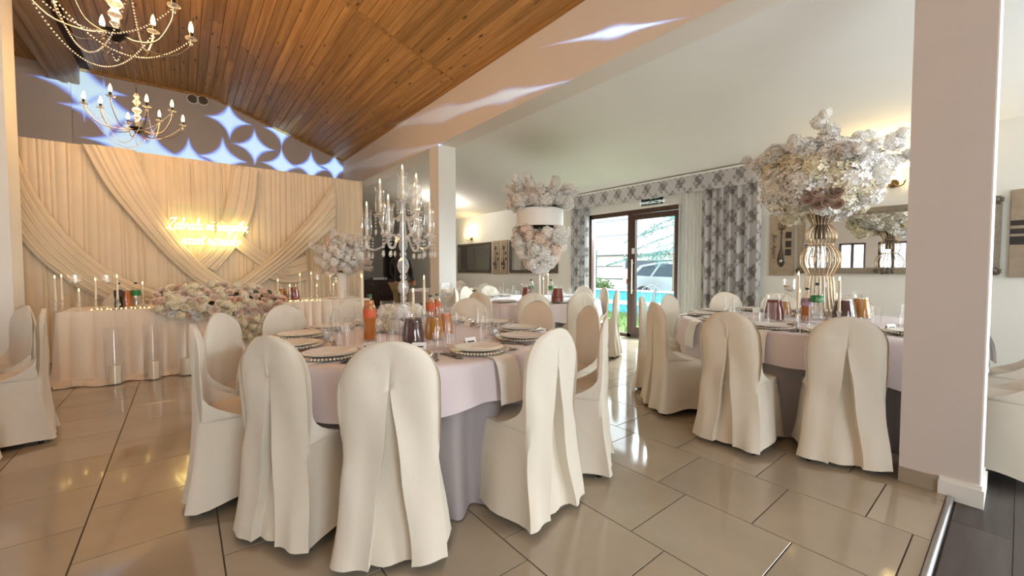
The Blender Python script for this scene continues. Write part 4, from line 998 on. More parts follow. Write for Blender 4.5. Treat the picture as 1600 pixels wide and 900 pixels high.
# plates and glasses for the couple
# tall glass cylinders with pillar candles on the floor
for u, lab in ((181, 'first'), (241, 'middle'), (291, 'last')):
    p = onz(u, (596, 588, 583)[(181, 241, 291).index(u)], 0.02); t = thing('hurricane_vase', 'tall glass cylinder with pillar candle on the floor, %s from the left' % lab, 'candle holder', (p.x, 6.13, 0.0), 0, 'glass cylinders before the head table')
    MB().lathe([(0, 0), (0.085, 0), (0.085, 0.62), (0.081, 0.62), (0.081, 0.012), (0, 0.012)], 28).put('glass_cylinder', mat_glass, t)
    c = MB().lathe([(0, 0.013), (0.05, 0.013), (0.05, 0.2), (0.045, 0.205), (0, 0.2)], 20).put('pillar_candle', mat_wax, t); MB().tube([(0, 0, 0.2), (0.002, 0, 0.215)], 0.0015, 5).put('wick', mat_black, c)

# ================================================================== PLACE SETTINGS
charger_me = MB().lathe([(0, 0.004), (0.09, 0.003), (0.10, 0.0), (0.13, 0.004), (0.158, 0.011), (0.160, 0.015), (0.150, 0.013), (0.12, 0.008), (0, 0.008)], 48).mesh('charger', M_glass('champagne_glass', (0.93, 0.88, 0.78), clear=0.5, milk=0.5, rough=0.15), 60)
bead_me = MB()
for k in range(56): bead_me.ball((0.160*cos(2*pi*k/56), 0.160*sin(2*pi*k/56), 0.0135), 0.0076, 6, 4)
bead_me = bead_me.mesh('bead_rim', M_plain('pearl_silver_beads', (228, 220, 204), 0.25, 0.5, 0.05), 180)
plate_me = MB().lathe([(0, 0.0), (0.075, 0.0), (0.08, 0.004), (0.125, 0.013), (0.137, 0.0165), (0.137, 0.019), (0.124, 0.0165), (0.085, 0.008), (0.078, 0.006), (0, 0.006)], 40).mesh('dinner_plate', mat_china, 60)
def fork(L=0.2):
    m = MB(); m.tube([(0, -L/2, 0.003), (0, L*0.15, 0.004), (0, L*0.24, 0.003)], [0.0055, 0.003, 0.004], 6); m.box((-0.011, L*0.23, 0.0015), (0.011, L*0.33, 0.0042))
    for q in (-.0095, -.0032, .0032, .0095): m.box((q-.0016, L*.33, .002), (q+.0016, L*.5, .0042))
    return m.mesh('fork', mat_steel, 40)
def knife(L=0.215):
    m = MB(); m.tube([(0, -L/2, 0.004), (0, -L*0.02, 0.004)], [0.0065, 0.005], 6); m.prism([(-.008, -.004), (.008, -.004), (.009, L*.35), (.002, L*.5), (-.008, L*.36)], 0.0025, 0.0045); return m.mesh('knife', mat_steel, 40)
def spoon(L=0.19):
    m = MB(); m.tube([(0, -L/2, 0.003), (0, L*.2, 0.003)], [0.005, 0.003], 6); m.ball((0, L*.34, 0.004), 0.017, 12, 6, 0.18); m.v[-0:] = m.v[-0:]; return m.mesh('spoon', mat_steel, 60)
fork_me, knife_me, spoon_me = fork(), knife(), spoon()
hi_me = MB().lathe([(0, 0.0), (0.029, 0.0), (0.031, 0.006), (0.033, 0.185), (0.0315, 0.185), (0.029, 0.016), (0, 0.014)], 22).mesh('highball_glass', mat_glass, 60)
tu_me = MB().lathe([(0, 0.0), (0.028, 0.0), (0.030, 0.006), (0.036, 0.095), (0.0345, 0.095), (0.028, 0.014), (0, 0.012)], 22).mesh('tumbler', mat_glass, 60)
sh_me = MB().lathe([(0, 0.0), (0.018, 0.0), (0.0185, 0.003), (0.005, 0.008), (0.005, 0.02), (0.017, 0.028), (0.020, 0.058), (0.0188, 0.058), (0.016, 0.03), (0, 0.025)], 16).mesh('shot_glass', mat_glass, 60)
card_me = MB().add([(-.04, -.018, 0), (.04, -.018, 0), (.04, 0, .045), (-.04, 0, .045), (.04, .018, 0), (-.04, .018, 0), (-.04, -.016, 0), (.04, -.016, 0), (.04, .016, 0), (-.04, .016, 0)], [(0, 1, 2, 3), (3, 2, 4, 5)]).mesh('place_card', mat_card, 0)
ink_me = MB().box((-.024, -.0005, -.004), (.024, .0005, .004)).mesh('print', mat_ink, 0)
def napkin_mesh(r):
    P = []; r0 = r - 0.20
    prof = [(r0-0.05, 0.0015), (r0+0.05, 0.0015), (r-0.03, 0.0018), (r+0.006, 0.0012), (r+0.026, -0.006), (r+0.046, -0.03), (r+0.064, -0.09), (r+0.074, -0.15), (r+0.08, -0.225)]
    m = MB()
    def fn(u, v):
        i = int(round(u*(len(prof)-1))); q, z = prof[i]; h = max(0, i-4)/4.0
        return (q - r0 + 0.004*h*sin(v*7+u*3), (v-0.5)*0.135*(1+0.04*h), z + 0.0)
    m.grid(fn, len(prof), 9); n = len(m.v); b = [(x+0.003*(1 if z < -0.005 else 0), y, z+0.003) for x, y, z in m.v]; f = list(m.f)
    m.add(b, [tuple(reversed(q)) for q in f]); return m.mesh('napkin', mat_napkin, 180)
def setting(c, r, deg, who, grp, nm, full=2, seed=0):
    q = random.Random(seed); a = radians(deg); ca, sa = cos(a), sin(a)
    def at(rho, lat, z=0.003): return (c[0] + rho*ca - lat*sa, c[1] + rho*sa + lat*ca, ZT + z)     # lat > 0: to the right of someone looking in from outside? (diner's left)
    rz = a + pi/2; R0 = r - 0.20
    if full == 2:
        o = put('napkin', nm, None, at(R0, 0, 0.0025), (0, 0, a)); tag(o, 'white napkin hanging over the table edge at ' + who, 'napkin', 'hanging napkins ' + grp)
    t = thing('charger_plate', 'beaded champagne charger at ' + who, 'plate', at(R0, 0, 0.006), q.uniform(0, 3), 'beaded chargers ' + grp); put('charger', charger_me, t); put('bead_rim', bead_me, t)
    o = put('dinner_plate', plate_me, None, at(R0, 0, 0.0145)); tag(o, 'white dinner plate at ' + who, 'plate', 'dinner plates ' + grp)
    if full == 2:
        for i, (lat, me, lab) in enumerate(((-0.19, fork_me, 'outer fork'), (-0.172, fork_me, 'inner fork'), (0.178, knife_me, 'knife'), (0.197, spoon_me, 'spoon'))):
            o = put(me.name.split('.')[0], me, None, at(R0+0.01, -lat, 0.0025), (0, 0, rz + pi + q.uniform(-.08, .08))); tag(o, 'steel %s at %s' % (lab, who), 'cutlery', 'cutlery ' + grp)
        o = put('shot_glass', sh_me, None, at(r-0.40, -0.185, 0.0025)); tag(o, 'tiny stemmed shot glass at ' + who, 'glass', 'shot glasses ' + grp)
        t = thing('place_card', 'white folded name card at ' + who, 'card', at(r-0.405, 0.08, 0.003), rz, 'name cards ' + grp); put('card', card_me, t); put('print', ink_me, t, (0, -0.0115, 0.022), (radians(-22), 0, 0))
    o = put('highball_glass', hi_me, None, at(r-0.405, -0.06, 0.0025)); tag(o, 'tall clear glass at ' + who, 'glass', 'tall glasses ' + grp)
    o = put('tumbler', tu_me, None, at(r-0.42, -0.132, 0.0025)); tag(o, 'short clear tumbler at ' + who, 'glass', 'tumblers ' + grp)
nA, nB = napkin_mesh(RA), napkin_mesh(RB)
for k, (deg, who) in enumerate(((-121, 'the front middle chair'), (-150, 'the front left chair'), (177, 'the leftmost foreground chair'), (148, 'the chair beside the pink roses'), (119, 'the chair before the hanging roses'), (91, 'the chair behind the orange soda'), (40, 'the tan chair right of the jugs'), (8, 'the tan chair behind the plates'), (-22, 'the tan chair behind the edge-on chair'), (-52, 'the edge-on chair of the foreground table'), (-88, 'the front right chair'))):
    setting(TA, RA, deg, who, 'on the foreground table', nA, 2, k)
for k, (deg, who) in enumerate(((179, 'the pillar table chair nearer the door'), (204, 'the chair touching the front pillar'), (146, 'the aisle chair by the door'), (117, 'the half hidden aisle chair'), (90, 'the chair beside the door leaf'), (52, 'the chair before the damask curtain'), (25, 'the wall chair under the spoon plaque'), (-2, 'the wall chair under the large mirror'), (-78, 'the chair behind the pillar'), (-119, 'the chair right of the pillar'))):
    setting(TB, RB, deg, who, 'on the pillar table', nB, 2, 50+k)
for k, (deg, who) in enumerate(((-132, 'the pleated tan chair of the door table'), (-102, 'the gathered chair of the door table'), (-62, 'the edge-on chair by the door post'), (-30, 'the small chair before the blue strip'), (3, 'the chair below the left curtain'), (88, 'the bright chair under the plaques'), (115, 'the creased chair by the middle pillar'), (145, 'the chair at the foot of the middle pillar'), (-163, 'the tan chair behind the jugs'))):
    setting(TC, RC, deg, who, 'on the door table', None, 1, 90+k)
for k, (deg, who) in enumerate(((-88, 'the near side of the farthest table'), (-35, 'the wall side of the farthest table'), (-140, 'the pillar side of the farthest table'))):
    setting(TD, RD, deg, who, 'on the farthest table', None, 1, 120+k)

def zat(x, y, v):
    a, b = 0.0, 4.5
    for _ in range(40):
        m_ = (a+b)/2
        if pix((x, y, m_))[1] > v: a = m_
        else: b = m_
    return a
Z3 = ZT + 0.003
# ------------------------------------------------------------------ drinks, candles on the foreground table
p = onz(578, 533, ZT); bottle((p.x, p.y, Z3), 0, L_SODA, 0.262, 'orange soda bottle with red label in front of the white flowers', 'drinks on the foreground table', CAP_G, BAND_O, 0.30, 0.040, None, (0.155, 0.215))
for u, v, rz, liq, lev, lab, sc in ((646, 541, -2.2, L_DARK, 0.155, 'dark red compote jug on the foreground table', 1.08), (678, 531, -2.4, L_AMBER, 0.15, 'amber juice jug, middle of three on the foreground table', 1.0), (694, 524, -2.4, L_ORANGE, 0.15, 'tan apple juice jug, right one of three on the foreground table', 1.05)):
    p = onz(u, v, ZT); jug((p.x, p.y, Z3), rz, liq, lev, lab, 'juice jugs on the foreground table', sc)
for u, v, lab, cp in ((673, 507, 'left', CAP_G), (683, 503, 'right', CAP_G)):
    p = onz(u, v, ZT); bottle((p.x, p.y, Z3), 0, L_SODA, 0.20, 'orange soda bottle behind the juice jugs, %s one of the pair' % lab, 'drinks on the foreground table', cp, BAND_O, 0.245, 0.034)
for u, v, vt, lab in ((566, 507, 428, 'left of the candelabra'), (646, 513, 450, 'just right of the candelabra stem'), (663, 508, 430, 'above the juice jugs'), (723, 507, 425, 'right of the tall goblet')):
    p = onz(u, v, ZT)
    if lab.startswith('right'): continue
    candlestick((p.x, p.y, Z3), zat(p.x, p.y, vt)-Z3, 'ivory taper candle on the foreground table, ' + lab, 'taper candles on the foreground table', 0.09, r=0.0115)
p = onz(697, 513, ZT); goblet((p.x, p.y, Z3), zat(p.x, p.y, 442)-Z3, 'tall goblet with floating candle right of the juice jugs', 'goblets on the foreground table', 0.048)
p = onz(606, 515, ZT); goblet((p.x, p.y, Z3), zat(p.x, p.y, 470)-Z3, 'low goblet with floating candle left of the candelabra stem', 'goblets on the foreground table', 0.055)
# ------------------------------------------------------------------ pillar table
for u, v, rz, liq, lev, lab, sc in ((1209, 501, -1.0, L_RED, 0.15, 'red compote jug left of the gold wire vase', 1.25), (1223, 494, 2.6, L_AMBER, 0.13, 'amber jug half hidden behind the red compote jug', 1.1), (1318, 503, 3.0, L_DARK, 0.14, 'brown compote jug right of the gold wire vase', 1.35), (1344, 499, 0.2, L_AMBER, 0.14, 'amber juice jug under the large mirror', 1.35)):
    p = onz(u, v, ZT); jug((p.x, p.y, Z3), rz, liq, lev, lab, 'juice jugs on the pillar table', sc)
p = onz(1260, 504, ZT); bottle((p.x, p.y, Z3), 0, L_SODA, 0.21, 'amber soda bottle with lilac label before the gold vase', 'drinks on the pillar table', CAP_K, BAND_P, 0.30, 0.044)
p = onz(1276, 506, ZT); bottle((p.x, p.y, Z3), 0, M_WATER, 0.12, 'clear soda bottle with green lettered label before the gold vase', 'drinks on the pillar table', CAP_K, BAND_G, 0.345, 0.046, 'Sprite', (0.165, 0.215))
for u, v, vt, lab in ((1246, 506, 424, 'left of the gold vase'), (1249, 492, 452, 'shorter one left of the gold vase'), (1310, 513, 432, 'right of the gold vase')):
    p = onz(u, v, ZT); candlestick((p.x, p.y, Z3), zat(p.x, p.y, vt)-Z3, 'ivory taper candle on the pillar table, ' + lab, 'taper candles on the pillar table', 0.13)
for u, v, vt, lab in ((1232, 503, 436, 'left of the gold vase'), (1296, 492, 441, 'right of the gold vase')):
    p = onz(u, v, ZT); goblet((p.x, p.y, Z3), zat(p.x, p.y, vt)-Z3, 'tall goblet with floating candle ' + lab, 'goblets on the pillar table', 0.052)
# ------------------------------------------------------------------ door table
for u, v, rz, liq, lab in ((824, 471, 2.0, L_RED, 'red compote jug on the door table, left of the stand'), (871, 474, 0.3, L_RED, 'red compote jug on the door table, right of the stand')):
    p = onz(u, v, ZT); jug((p.x, p.y, Z3), rz, liq, 0.15, lab, 'juice jugs on the door table', 1.35)
for u, v, vt, lab in ((830, 470, 441, 'left of the stand'), (861, 470, 442, 'right of the stand')):
    p = onz(u, v, ZT); bottle((p.x, p.y, Z3), 0, M_WATER, 0.12, 'clear green-labelled bottle on the door table, ' + lab, 'bottles on the door table', CAP_K, BAND_G, 0.31, 0.042)
for u, v, vt, lab in ((849, 474, 433, 'nearer one'), (856, 468, 427, 'farther one')):
    p = onz(u, v, ZT); candlestick((p.x, p.y, Z3), zat(p.x, p.y, vt)-Z3, 'white taper candle right of the drum flower stand, ' + lab, 'taper candles on the door table', 0.10)
p = onz(717, 452, ZT)
candlestick((4.42, 7.95, Z3), 0.42, 'white taper candle on the farthest table beside the pillar', 'candles far away', 0.10); jug((4.30, 7.85, Z3), 1.0, L_AMBER, 0.15, 'amber jug on the farthest table beside the pillar', 'jugs far away', 1.2); bottle((4.55, 7.8, Z3), 0, L_COLA, 0.2, 'dark bottle on the farthest table beside the pillar', 'bottles far away', CAP_K, BAND_K, 0.3, 0.04)

# ================================================================== FLOWERS
def petal_mat(name, c, vary=0.10):
    t = NT(name); t.set(lin(c), 0.75, spec=0.2, sheen=0.2); k = lin(c); oi = t.a('ObjectInfo'); hs = t.a('HueSaturation')
    t.l(t.ramp(t.noise(t.coord('Object'), 3.0), [(0.3, tuple(x*(1-vary) for x in k[:3])), (0.7, tuple(min(1, x*(1+vary*0.6)) for x in k[:3]))]), hs.inputs['Color'])
    t.l(t.math('ADD', t.math('MULTIPLY', oi.outputs['Random'], 0.16), 0.90), hs.inputs['Value']); t.l(hs.outputs[0], t.b.inputs['Base Color'])
    I = t.b.inputs
    return t.m
P_WHITE = petal_mat('white_petals', (246, 242, 236)); P_IVORY = petal_mat('ivory_petals', (240, 230, 204)); P_BLUSH = petal_mat('blush_petals', (232, 200, 178)); P_TAUPE = petal_mat('taupe_petals', (208, 184, 168)); P_PALE = petal_mat('pale_rose_petals', (240, 220, 204))
mat_stem = M_plain('dry_stem', (96, 84, 66), 0.8); mat_leaf = M_plain('dull_leaf', (84, 78, 58), 0.7, 0, 0.3, 20)
def cluster(seed, n=110, flat=1.0):
    """ball of small four-petalled florets, unit radius"""
    q = random.Random(seed); m = MB()
    core = MB().ball((0, 0, 0), 0.72, 12, 8); m.add([(x*(1+0.1*sin(9*x+5*z)), y*(1+0.1*sin(8*y)), z*flat) for x, y, z in core.v], core.f)
    for k in range(n):
        z = 1 - 2*(k+0.5)/n; a = k*2.39996 + q.uniform(-.2, .2); s = sqrt(max(0, 1-z*z)); d = Vector((s*cos(a), s*sin(a), z)); R = q.uniform(0.78, 1.04)
        c = d*R; c.z *= flat; nrm = (d + Vector((q.gauss(0, .35), q.gauss(0, .35), q.gauss(0, .35)))).normalized(); u = nrm.orthogonal().normalized(); w = nrm.cross(u); sz = q.uniform(.20, .30); ph = q.uniform(0, 6.28)
        for p in range(4):
            b = ph + p*pi/2; e1 = u*cos(b-.6) + w*sin(b-.6); e2 = u*cos(b) + w*sin(b); e3 = u*cos(b+.6) + w*sin(b+.6)
            m.add([c, c+e1*sz*.75+nrm*sz*.25, c+e2*sz*1.05+nrm*sz*.18, c+e3*sz*.75+nrm*sz*.25], [(0, 1, 2, 3)])
    return m
CL = {}
def cl_mesh(mat):
    if mat.name not in CL: CL[mat.name] = [cluster(s, 100).mesh('blossom', mat, 0) for s in (1, 2, 3)]
    return CL[mat.name]
def rose(seed):
    q = random.Random(seed); m = MB()
    for lay, (n, r0, h, op) in enumerate(((3, .22, .62, -.05), (4, .42, .60, .12), (5, .66, .50, .32), (6, .92, .36, .62))):
        for k in range(n):
            a0 = 2*pi*k/n + lay*0.7 + q.uniform(-.15, .15); wd = 2*pi/n*0.78
            def fn(u, v):
                a = a0 + (u-.5)*wd*2*(1-.25*v); rr = r0*(.35 + .65*v**.6) + op*.25*v*v; z = -.35 + (h+.35)*v - .22*(2*u-1)**2*v - .10*op*v**3
                return (rr*cos(a), rr*sin(a), z)
            m.grid(fn, 5, 4)
    m.ball((0, 0, -.15), .34, 8, 5); return m
RS = {}
def rose_mesh(mat):
    if mat.name not in RS: RS[mat.name] = [rose(s).mesh('rose', mat, 180) for s in (1, 2)]
    return RS[mat.name]
def aim(o, d, roll=0.0):
    o.rotation_mode = 'QUATERNION'; o.rotation_quaternion = Vector(d).to_track_quat('Z', 'Y') @ Quaternion((0, 0, 1), roll)

def bouquet(t, ctr, R, n, seed, mats, size=(0.085, 0.135), sprigs=10, low=-0.75, spr_len=0.35):
    q = random.Random(seed); ctr = Vector(ctr); k = 0
    MB().ball((0, 0, 0), 1.0, 14, 9).tf(Matrix.Diagonal((R[0]*.62, R[1]*.62, R[2]*.62, 1))).put('inner_blooms', cl_mesh(mats[0])[0].materials[0], t, ctr)
    for i in range(n):
        z = 1 - (1-low)*(i+.5)/n; a = i*2.39996; s = sqrt(max(0, 1-z*z)); d = Vector((s*cos(a), s*sin(a), z)); f = q.uniform(.72, .98)
        p = ctr + Vector((d.x*R[0]*f, d.y*R[1]*f, d.z*R[2]*f)); me = q.choice(cl_mesh(q.choice(mats)))
        put('blossom', me, t, p, (q.uniform(0, 6), q.uniform(0, 6), q.uniform(0, 6)), q.uniform(*size))
    for i in range(sprigs):                      # lilac sprigs standing out
        a = 2*pi*i/sprigs + q.uniform(-.2, .2); e = q.uniform(.3, 1.3); d = Vector((cos(a)*cos(e), sin(a)*cos(e), sin(e)))
        b = ctr + Vector((d.x*R[0], d.y*R[1], d.z*R[2]))*.85; L = spr_len*q.uniform(.7, 1.15)
        MB().tube([(0, 0, 0), tuple(d*L)], [.005, .002], 5).put('stem', mat_stem, t, b)
        for j in range(4):
            c = b + d*L*(.3+.24*j) + Vector((q.gauss(0, .025), q.gauss(0, .025), q.gauss(0, .025))); put('blossom', q.choice(cl_mesh(mats[0])), t, c, (q.uniform(0, 6), q.uniform(0, 6), 0), size[0]*(.95-.13*j))

# --- gold wire vase with the large bouquet
vb = onz(1279, 497, ZT); vb.z = Z3
gv = thing('wire_vase', 'tall gold wire vase on the table beside the pillar', 'vase', vb)
prof = [(0.215, 0.004), (0.15, 0.06), (0.125, 0.16), (0.112, 0.32), (0.105, 0.41), (0.150, 0.50), (0.158, 0.56), (0.14, 0.63), (0.095, 0.69), (0.118, 0.75), (0.115, 0.81), (0.085, 0.86), (0.075, 0.89), (0.13, 1.0)]
pc = catmull([(r_, 0, z_) for r_, z_ in prof], 44)
wire = MB().tube([(p.x, 0, p.z) for p in pc], 0.0042, 6).mesh('wire', mat_gold, 180)
for k in range(22): put('wire', wire, gv, (0, 0, 0), (0, 0, 2*pi*k/22))
for r_, z_ in ((0.215, 0.005), (0.105, 0.41), (0.095, 0.69), (0.075, 0.885), (0.13, 1.0)): MB().tube([(r_*cos(2*pi*k/32), r_*sin(2*pi*k/32), z_) for k in range(32)], 0.005, 6, closed=True).put('ring', mat_gold, gv)
bq = thing('flower_bouquet', 'huge white hydrangea bouquet in the gold wire vase', 'flowers', (vb.x, vb.y, 0))
MB().tube([(0, 0, Z3+0.75), (0, 0, 1.85)], 0.05, 8).put('stems', mat_stem, bq)
bouquet(bq, (0, 0, 2.07), (0.45, 0.45, 0.36), 84, 5, [P_WHITE, P_WHITE, P_IVORY], (0.085, 0.14), 15, -0.8, 0.30)
q = random.Random(3)
for k in range(15):
    d = (_E - Vector((vb.x, vb.y, 1.9))); d.z = 0; d.normalize(); s = Vector((d.y, -d.x, 0))
    o = put('rose', rose_mesh(P_TAUPE)[k % 2], bq, d*0.43 + s*q.uniform(-.12, .10) + Vector((0, 0, 1.85+q.uniform(-.055, .075))), (0, 0, 0), q.uniform(.038, .05)); aim(o, d + Vector((q.gauss(0, .3), q.gauss(0, .3), .2)))
# --- drum flower stand on the door table
db = onz(843, 468, ZT); ds = thing('drum_flower_stand', 'white drum flower stand with blossoms above and below', 'flowers', (db.x, db.y, Z3))
MB().lathe([(0, 0), (0.11, 0), (0.11, 0.012), (0.02, 0.016), (0.016, 0.03), (0.016, 1.09), (0, 1.09)], 20).put('column', mat_card, ds)
MB().lathe([(0.34, 1.10), (0.355, 1.10), (0.355, 1.36), (0.34, 1.36)], 48).put('drum', mat_card, ds); MB().lathe([(0, 1.11), (0.34, 1.11)], 32).put('drum_floor', mat_leaf, ds)
q = random.Random(6)
for i in range(46):                               # blossoms on top
    a = i*2.39996; rr = 0.46*sqrt((i+.5)/46); put('blossom', q.choice(cl_mesh(P_WHITE)), ds, (rr*cos(a), rr*sin(a), 1.40 + 0.26*(1-(rr/.50)**2)*q.uniform(.5, 1.0)), (q.uniform(0, 6), q.uniform(0, 6), 0), q.uniform(.08, .11))
for i in range(12):
    a = 2*pi*i/12+.3; e = q.uniform(.2, 1.25); d = Vector((cos(a)*cos(e), sin(a)*cos(e), sin(e))); b = Vector((0.22*cos(a), 0.22*sin(a), 1.45))
    for j in range(5): put('blossom', q.choice(cl_mesh(P_WHITE)), ds, b + d*(.08+.075*j) + Vector((q.gauss(0, .02), q.gauss(0, .02), 0)), (q.uniform(0, 6), q.uniform(0, 6), 0), .088-.007*j)
for i in range(78):                               # cone of blossoms hanging below
    f = (i+.5)/78; a = i*2.39996; z = 1.05 - 0.60*f; rr = 0.37*(1-f**1.7)**.9 + .03; put('blossom', q.choice(cl_mesh(P_WHITE if i % 4 else P_PALE)), ds, (rr*cos(a)*q.uniform(.72, 1.1), rr*sin(a)*q.uniform(.72, 1.1), z+q.uniform(-.04, .03)), (q.uniform(0, 6), q.uniform(0, 6), 0), q.uniform(.075, .105))
# --- bouquet at the right end of the head table
hb = ony(534, 440, 6.62); hv = thing('pedestal_vase', 'white pedestal vase at the right end of the head table', 'vase', (hb.x, 6.62, HZ+0.003))
MB().lathe([(0, 0), (0.085, 0), (0.085, 0.01), (0.07, 0.02), (0.075, 0.36), (0.09, 0.40), (0.082, 0.40), (0.068, 0.36), (0, 0.34)], 24).put('vase_body', mat_china, hv)
t = thing('flower_bouquet', 'white blossom bouquet on the pedestal vase before the backdrop', 'flowers', (hb.x, 6.62, 0))
MB().tube([(0, 0, HZ+.35), (0, 0, 1.25)], .03, 8).put('stems', mat_stem, t)
bouquet(t, (0, 0, 1.43), (0.36, 0.30, 0.34), 62, 11, [P_WHITE, P_PALE, P_WHITE], (0.055, 0.09), 9, -0.85, 0.18)
q = random.Random(2)
for k in range(16):                               # feathery pampas on the right side
    a = q.uniform(-.7, .7); e = q.uniform(-.6, 1.0); d = Vector((cos(a)*cos(e), -abs(sin(a))*cos(e), sin(e))); m = MB(); m.tube([(0, 0, 0), tuple(d*.2)], .003, 4)
    for j in range(60):
        c = d*q.uniform(.04, .24); f_ = Vector((q.gauss(0, 1), q.gauss(0, 1), q.gauss(0, 1)-.5)).normalized()*.045; w = f_.orthogonal().normalized()*.004; m.add([c-w, c+w, c+f_], [(0, 1, 2)])
    m.put('pampas_plume', P_PALE, t, (0.22, -.05, 1.43+q.uniform(-.2, .15)), smooth=0)
# --- rose garland over the front of the head table
t = thing('rose_garland', 'blush and ivory rose garland spilling over the head table front', 'flowers', (0, 0, 0)); q = random.Random(14)
m = MB()
for k in range(90):
    u = q.uniform(250, 432); v = q.uniform(455, 492); p = ony(u, v, 6.47); m.ball((p.x, p.y, p.z), .045, 6, 4)
stuff(m.put('leaf_base', mat_leaf, t, smooth=180)); pts = []
def top_v(u): return 462 - 18*sin(pi*min(1, max(0, (u-236)/206.0)))**.6
def bot_v(u): return 482 + 16*sin(pi*min(1, max(0, (u-236)/206.0)))**.5 + (0 if u < 352 else 34*sin(pi*min(1, (u-352)/95.0)))
tries = 0
while len(pts) < 135 and tries < 9000:
    tries += 1; u = q.uniform(238, 442); a, b = top_v(u), bot_v(u); v = q.uniform(a, b)
    if all((u-x)**2 + ((v-y)*1.0)**2 > 9.3**2 for x, y in pts): pts.append((u, v))
for i, (u, v) in enumerate(pts):
    f = (v-top_v(u))/(bot_v(u)-top_v(u)); y = 6.50 - 0.28*sin(min(1, f*1.15)*pi*.6) ; p = ony(u, v, y)
    mt = q.choice((P_BLUSH, P_BLUSH, P_PALE, P_PALE, P_IVORY)) if f < .55 else q.choice((P_IVORY, P_IVORY, P_PALE, P_WHITE))
    d = Vector((q.gauss(0, .35), -1.0, .9-1.2*f + q.gauss(0, .25)))
    if q.random() < .28: put('blossom', q.choice(cl_mesh(P_IVORY)), t, p, (q.uniform(0, 6), q.uniform(0, 6), 0), q.uniform(.05, .065))
    else: o = put('rose', q.choice(rose_mesh(mt)), t, p, (0, 0, 0), q.uniform(.042, .060)); aim(o, d, q.uniform(0, 6))
# --- white hydrangeas round the foot of the candelabra
cb = onz(631, 517, ZT); t = thing('table_flowers', 'low white hydrangeas around the foot of the crystal candelabra', 'flowers', (cb.x, cb.y, Z3)); q = random.Random(31)
for i in range(30):
    a = 2*pi*i/15; L_ = i//15; rr = .135 + .02*q.random() - .035*L_; put('blossom', q.choice(cl_mesh(P_WHITE if i % 3 else P_IVORY)), t, (rr*cos(a)*1.1 - .02, rr*sin(a), .058 + .085*L_), (q.uniform(0, 6), q.uniform(0, 6), 0), q.uniform(.048, .06))
# ================================================================== CRYSTAL CANDELABRA
cz = Z3; ca_ = thing('crystal_candelabra', 'tall crystal candelabra with glass hurricane shades on the foreground table', 'candelabra', (cb.x, cb.y, cz), -YAW)
MB().lathe([(0, 0), (.085, 0), (.085, .012), (.05, .03), (.02, .05), (0, .05)], 20).put('base', mat_crystal, ca_)
z = .05
for r_, h_ in ((.03, .07), (.042, .10), (.026, .05), (.042, .11), (.028, .05), (.046, .12), (.028, .05), (.036, .08)):
    MB().lathe([(0, 0), (r_*.45, 0), (r_*.8, h_*.2), (r_, h_*.5), (r_*.8, h_*.8), (r_*.45, h_), (0, h_)], 8).put('stem_crystal', mat_crystal, ca_, (0, 0, z), smooth=0); z += h_
MB().tube([(0, 0, .03), (0, 0, 1.02)], .006, 8).put('core_rod', mat_chrome, ca_)
ZH = z                                                # about 0.68
MB().lathe([(0, 0), (.03, 0), (.05, .02), (.03, .05), (.022, .16), (.04, .19), (.02, .22), (.015, .32), (0, .32)], 12).put('hub', mat_crystal, ca_, (0, 0, ZH-.02), smooth=30)
drop_me = MB(); 
for k in range(4): drop_me.ball((0, 0, -.012-.024*k), .0075, 6, 4)
drop_me.lathe([(0, -.155), (.010, -.135), (.006, -.112), (0, -.104)], 6); drop_me = drop_me.mesh('crystal_drop', mat_crystal, 0)
cup_me = MB().lathe([(0, 0), (.012, 0), (.020, .012), (.046, .026), (.043, .030), (.018, .022), (.016, .045), (0, .045)], 20, wob=lambda a, z: 1+.14*abs(sin(4*a))).mesh('petal_cup', mat_crystal, 30)
shade_me = MB().lathe([(.022, .03), (.033, .05), (.039, .11), (.033, .17), (.031, .205), (.043, .235), (.0415, .235), (.0295, .205), (.0315, .17), (.0375, .11), (.0315, .05), (.021, .032)], 22).mesh('hurricane_shade', mat_glass, 180)
cand_me = MB().lathe([(0, .03), (.012, .03), (.0095, .25), (0, .252)], 10).mesh('wax', mat_wax, 60)
spots = [(.28, 175, .675, 'lower left arm'), (.28, 265, .675, 'front arm'), (.28, 325, .675, 'lower right arm'), (.28, 80, .675, 'lower rear arm'), (.19, 165, .85, 'upper left arm'), (.19, 75, .85, 'upper rear arm'), (.19, 315, .85, 'upper right arm'), (0, 0, .945, 'top')]
for R_, dg, zc_, lab in spots:
    a = radians(dg); x, y = R_*cos(a), R_*sin(a)
    if R_:
        z0 = ZH + (.02 if R_ > .2 else .15); c_, s_ = cos(a), sin(a)
        P = catmull([(.02*c_, .02*s_, z0), (R_*.35*c_, R_*.35*s_, z0+.015), (R_*.55*c_, R_*.55*s_, z0-.06), (R_*.8*c_, R_*.8*s_, z0-.09), (R_*c_, R_*s_, zc_-.04), (R_*c_, R_*s_, zc_+.004)], 26); MB().tube(P, .0085, 8).put('arm', mat_crystal, ca_)
    c = put('petal_cup', cup_me, ca_, (x, y, zc_)); put('hurricane_shade', shade_me, ca_, (x, y, zc_))
    for k in range(5 if R_ else 6): b = 2*pi*k/5+.4; put('crystal_drop', drop_me, c, (.042*cos(b), .042*sin(b), .024))
    w = Matrix.Rotation(-YAW, 3, 'Z') @ Vector((x, y, 0)); kd = thing('taper_candle', 'ivory candle in the %s shade of the crystal candelabra' % lab if R_ else 'ivory candle in the topmost shade of the crystal candelabra', 'candle', (cb.x+w.x, cb.y+w.y, cz+zc_+.017), 0, 'candles in the candelabra'); put('wax', cand_me, kd); put('flame', FL, kd, (0, 0, .252))
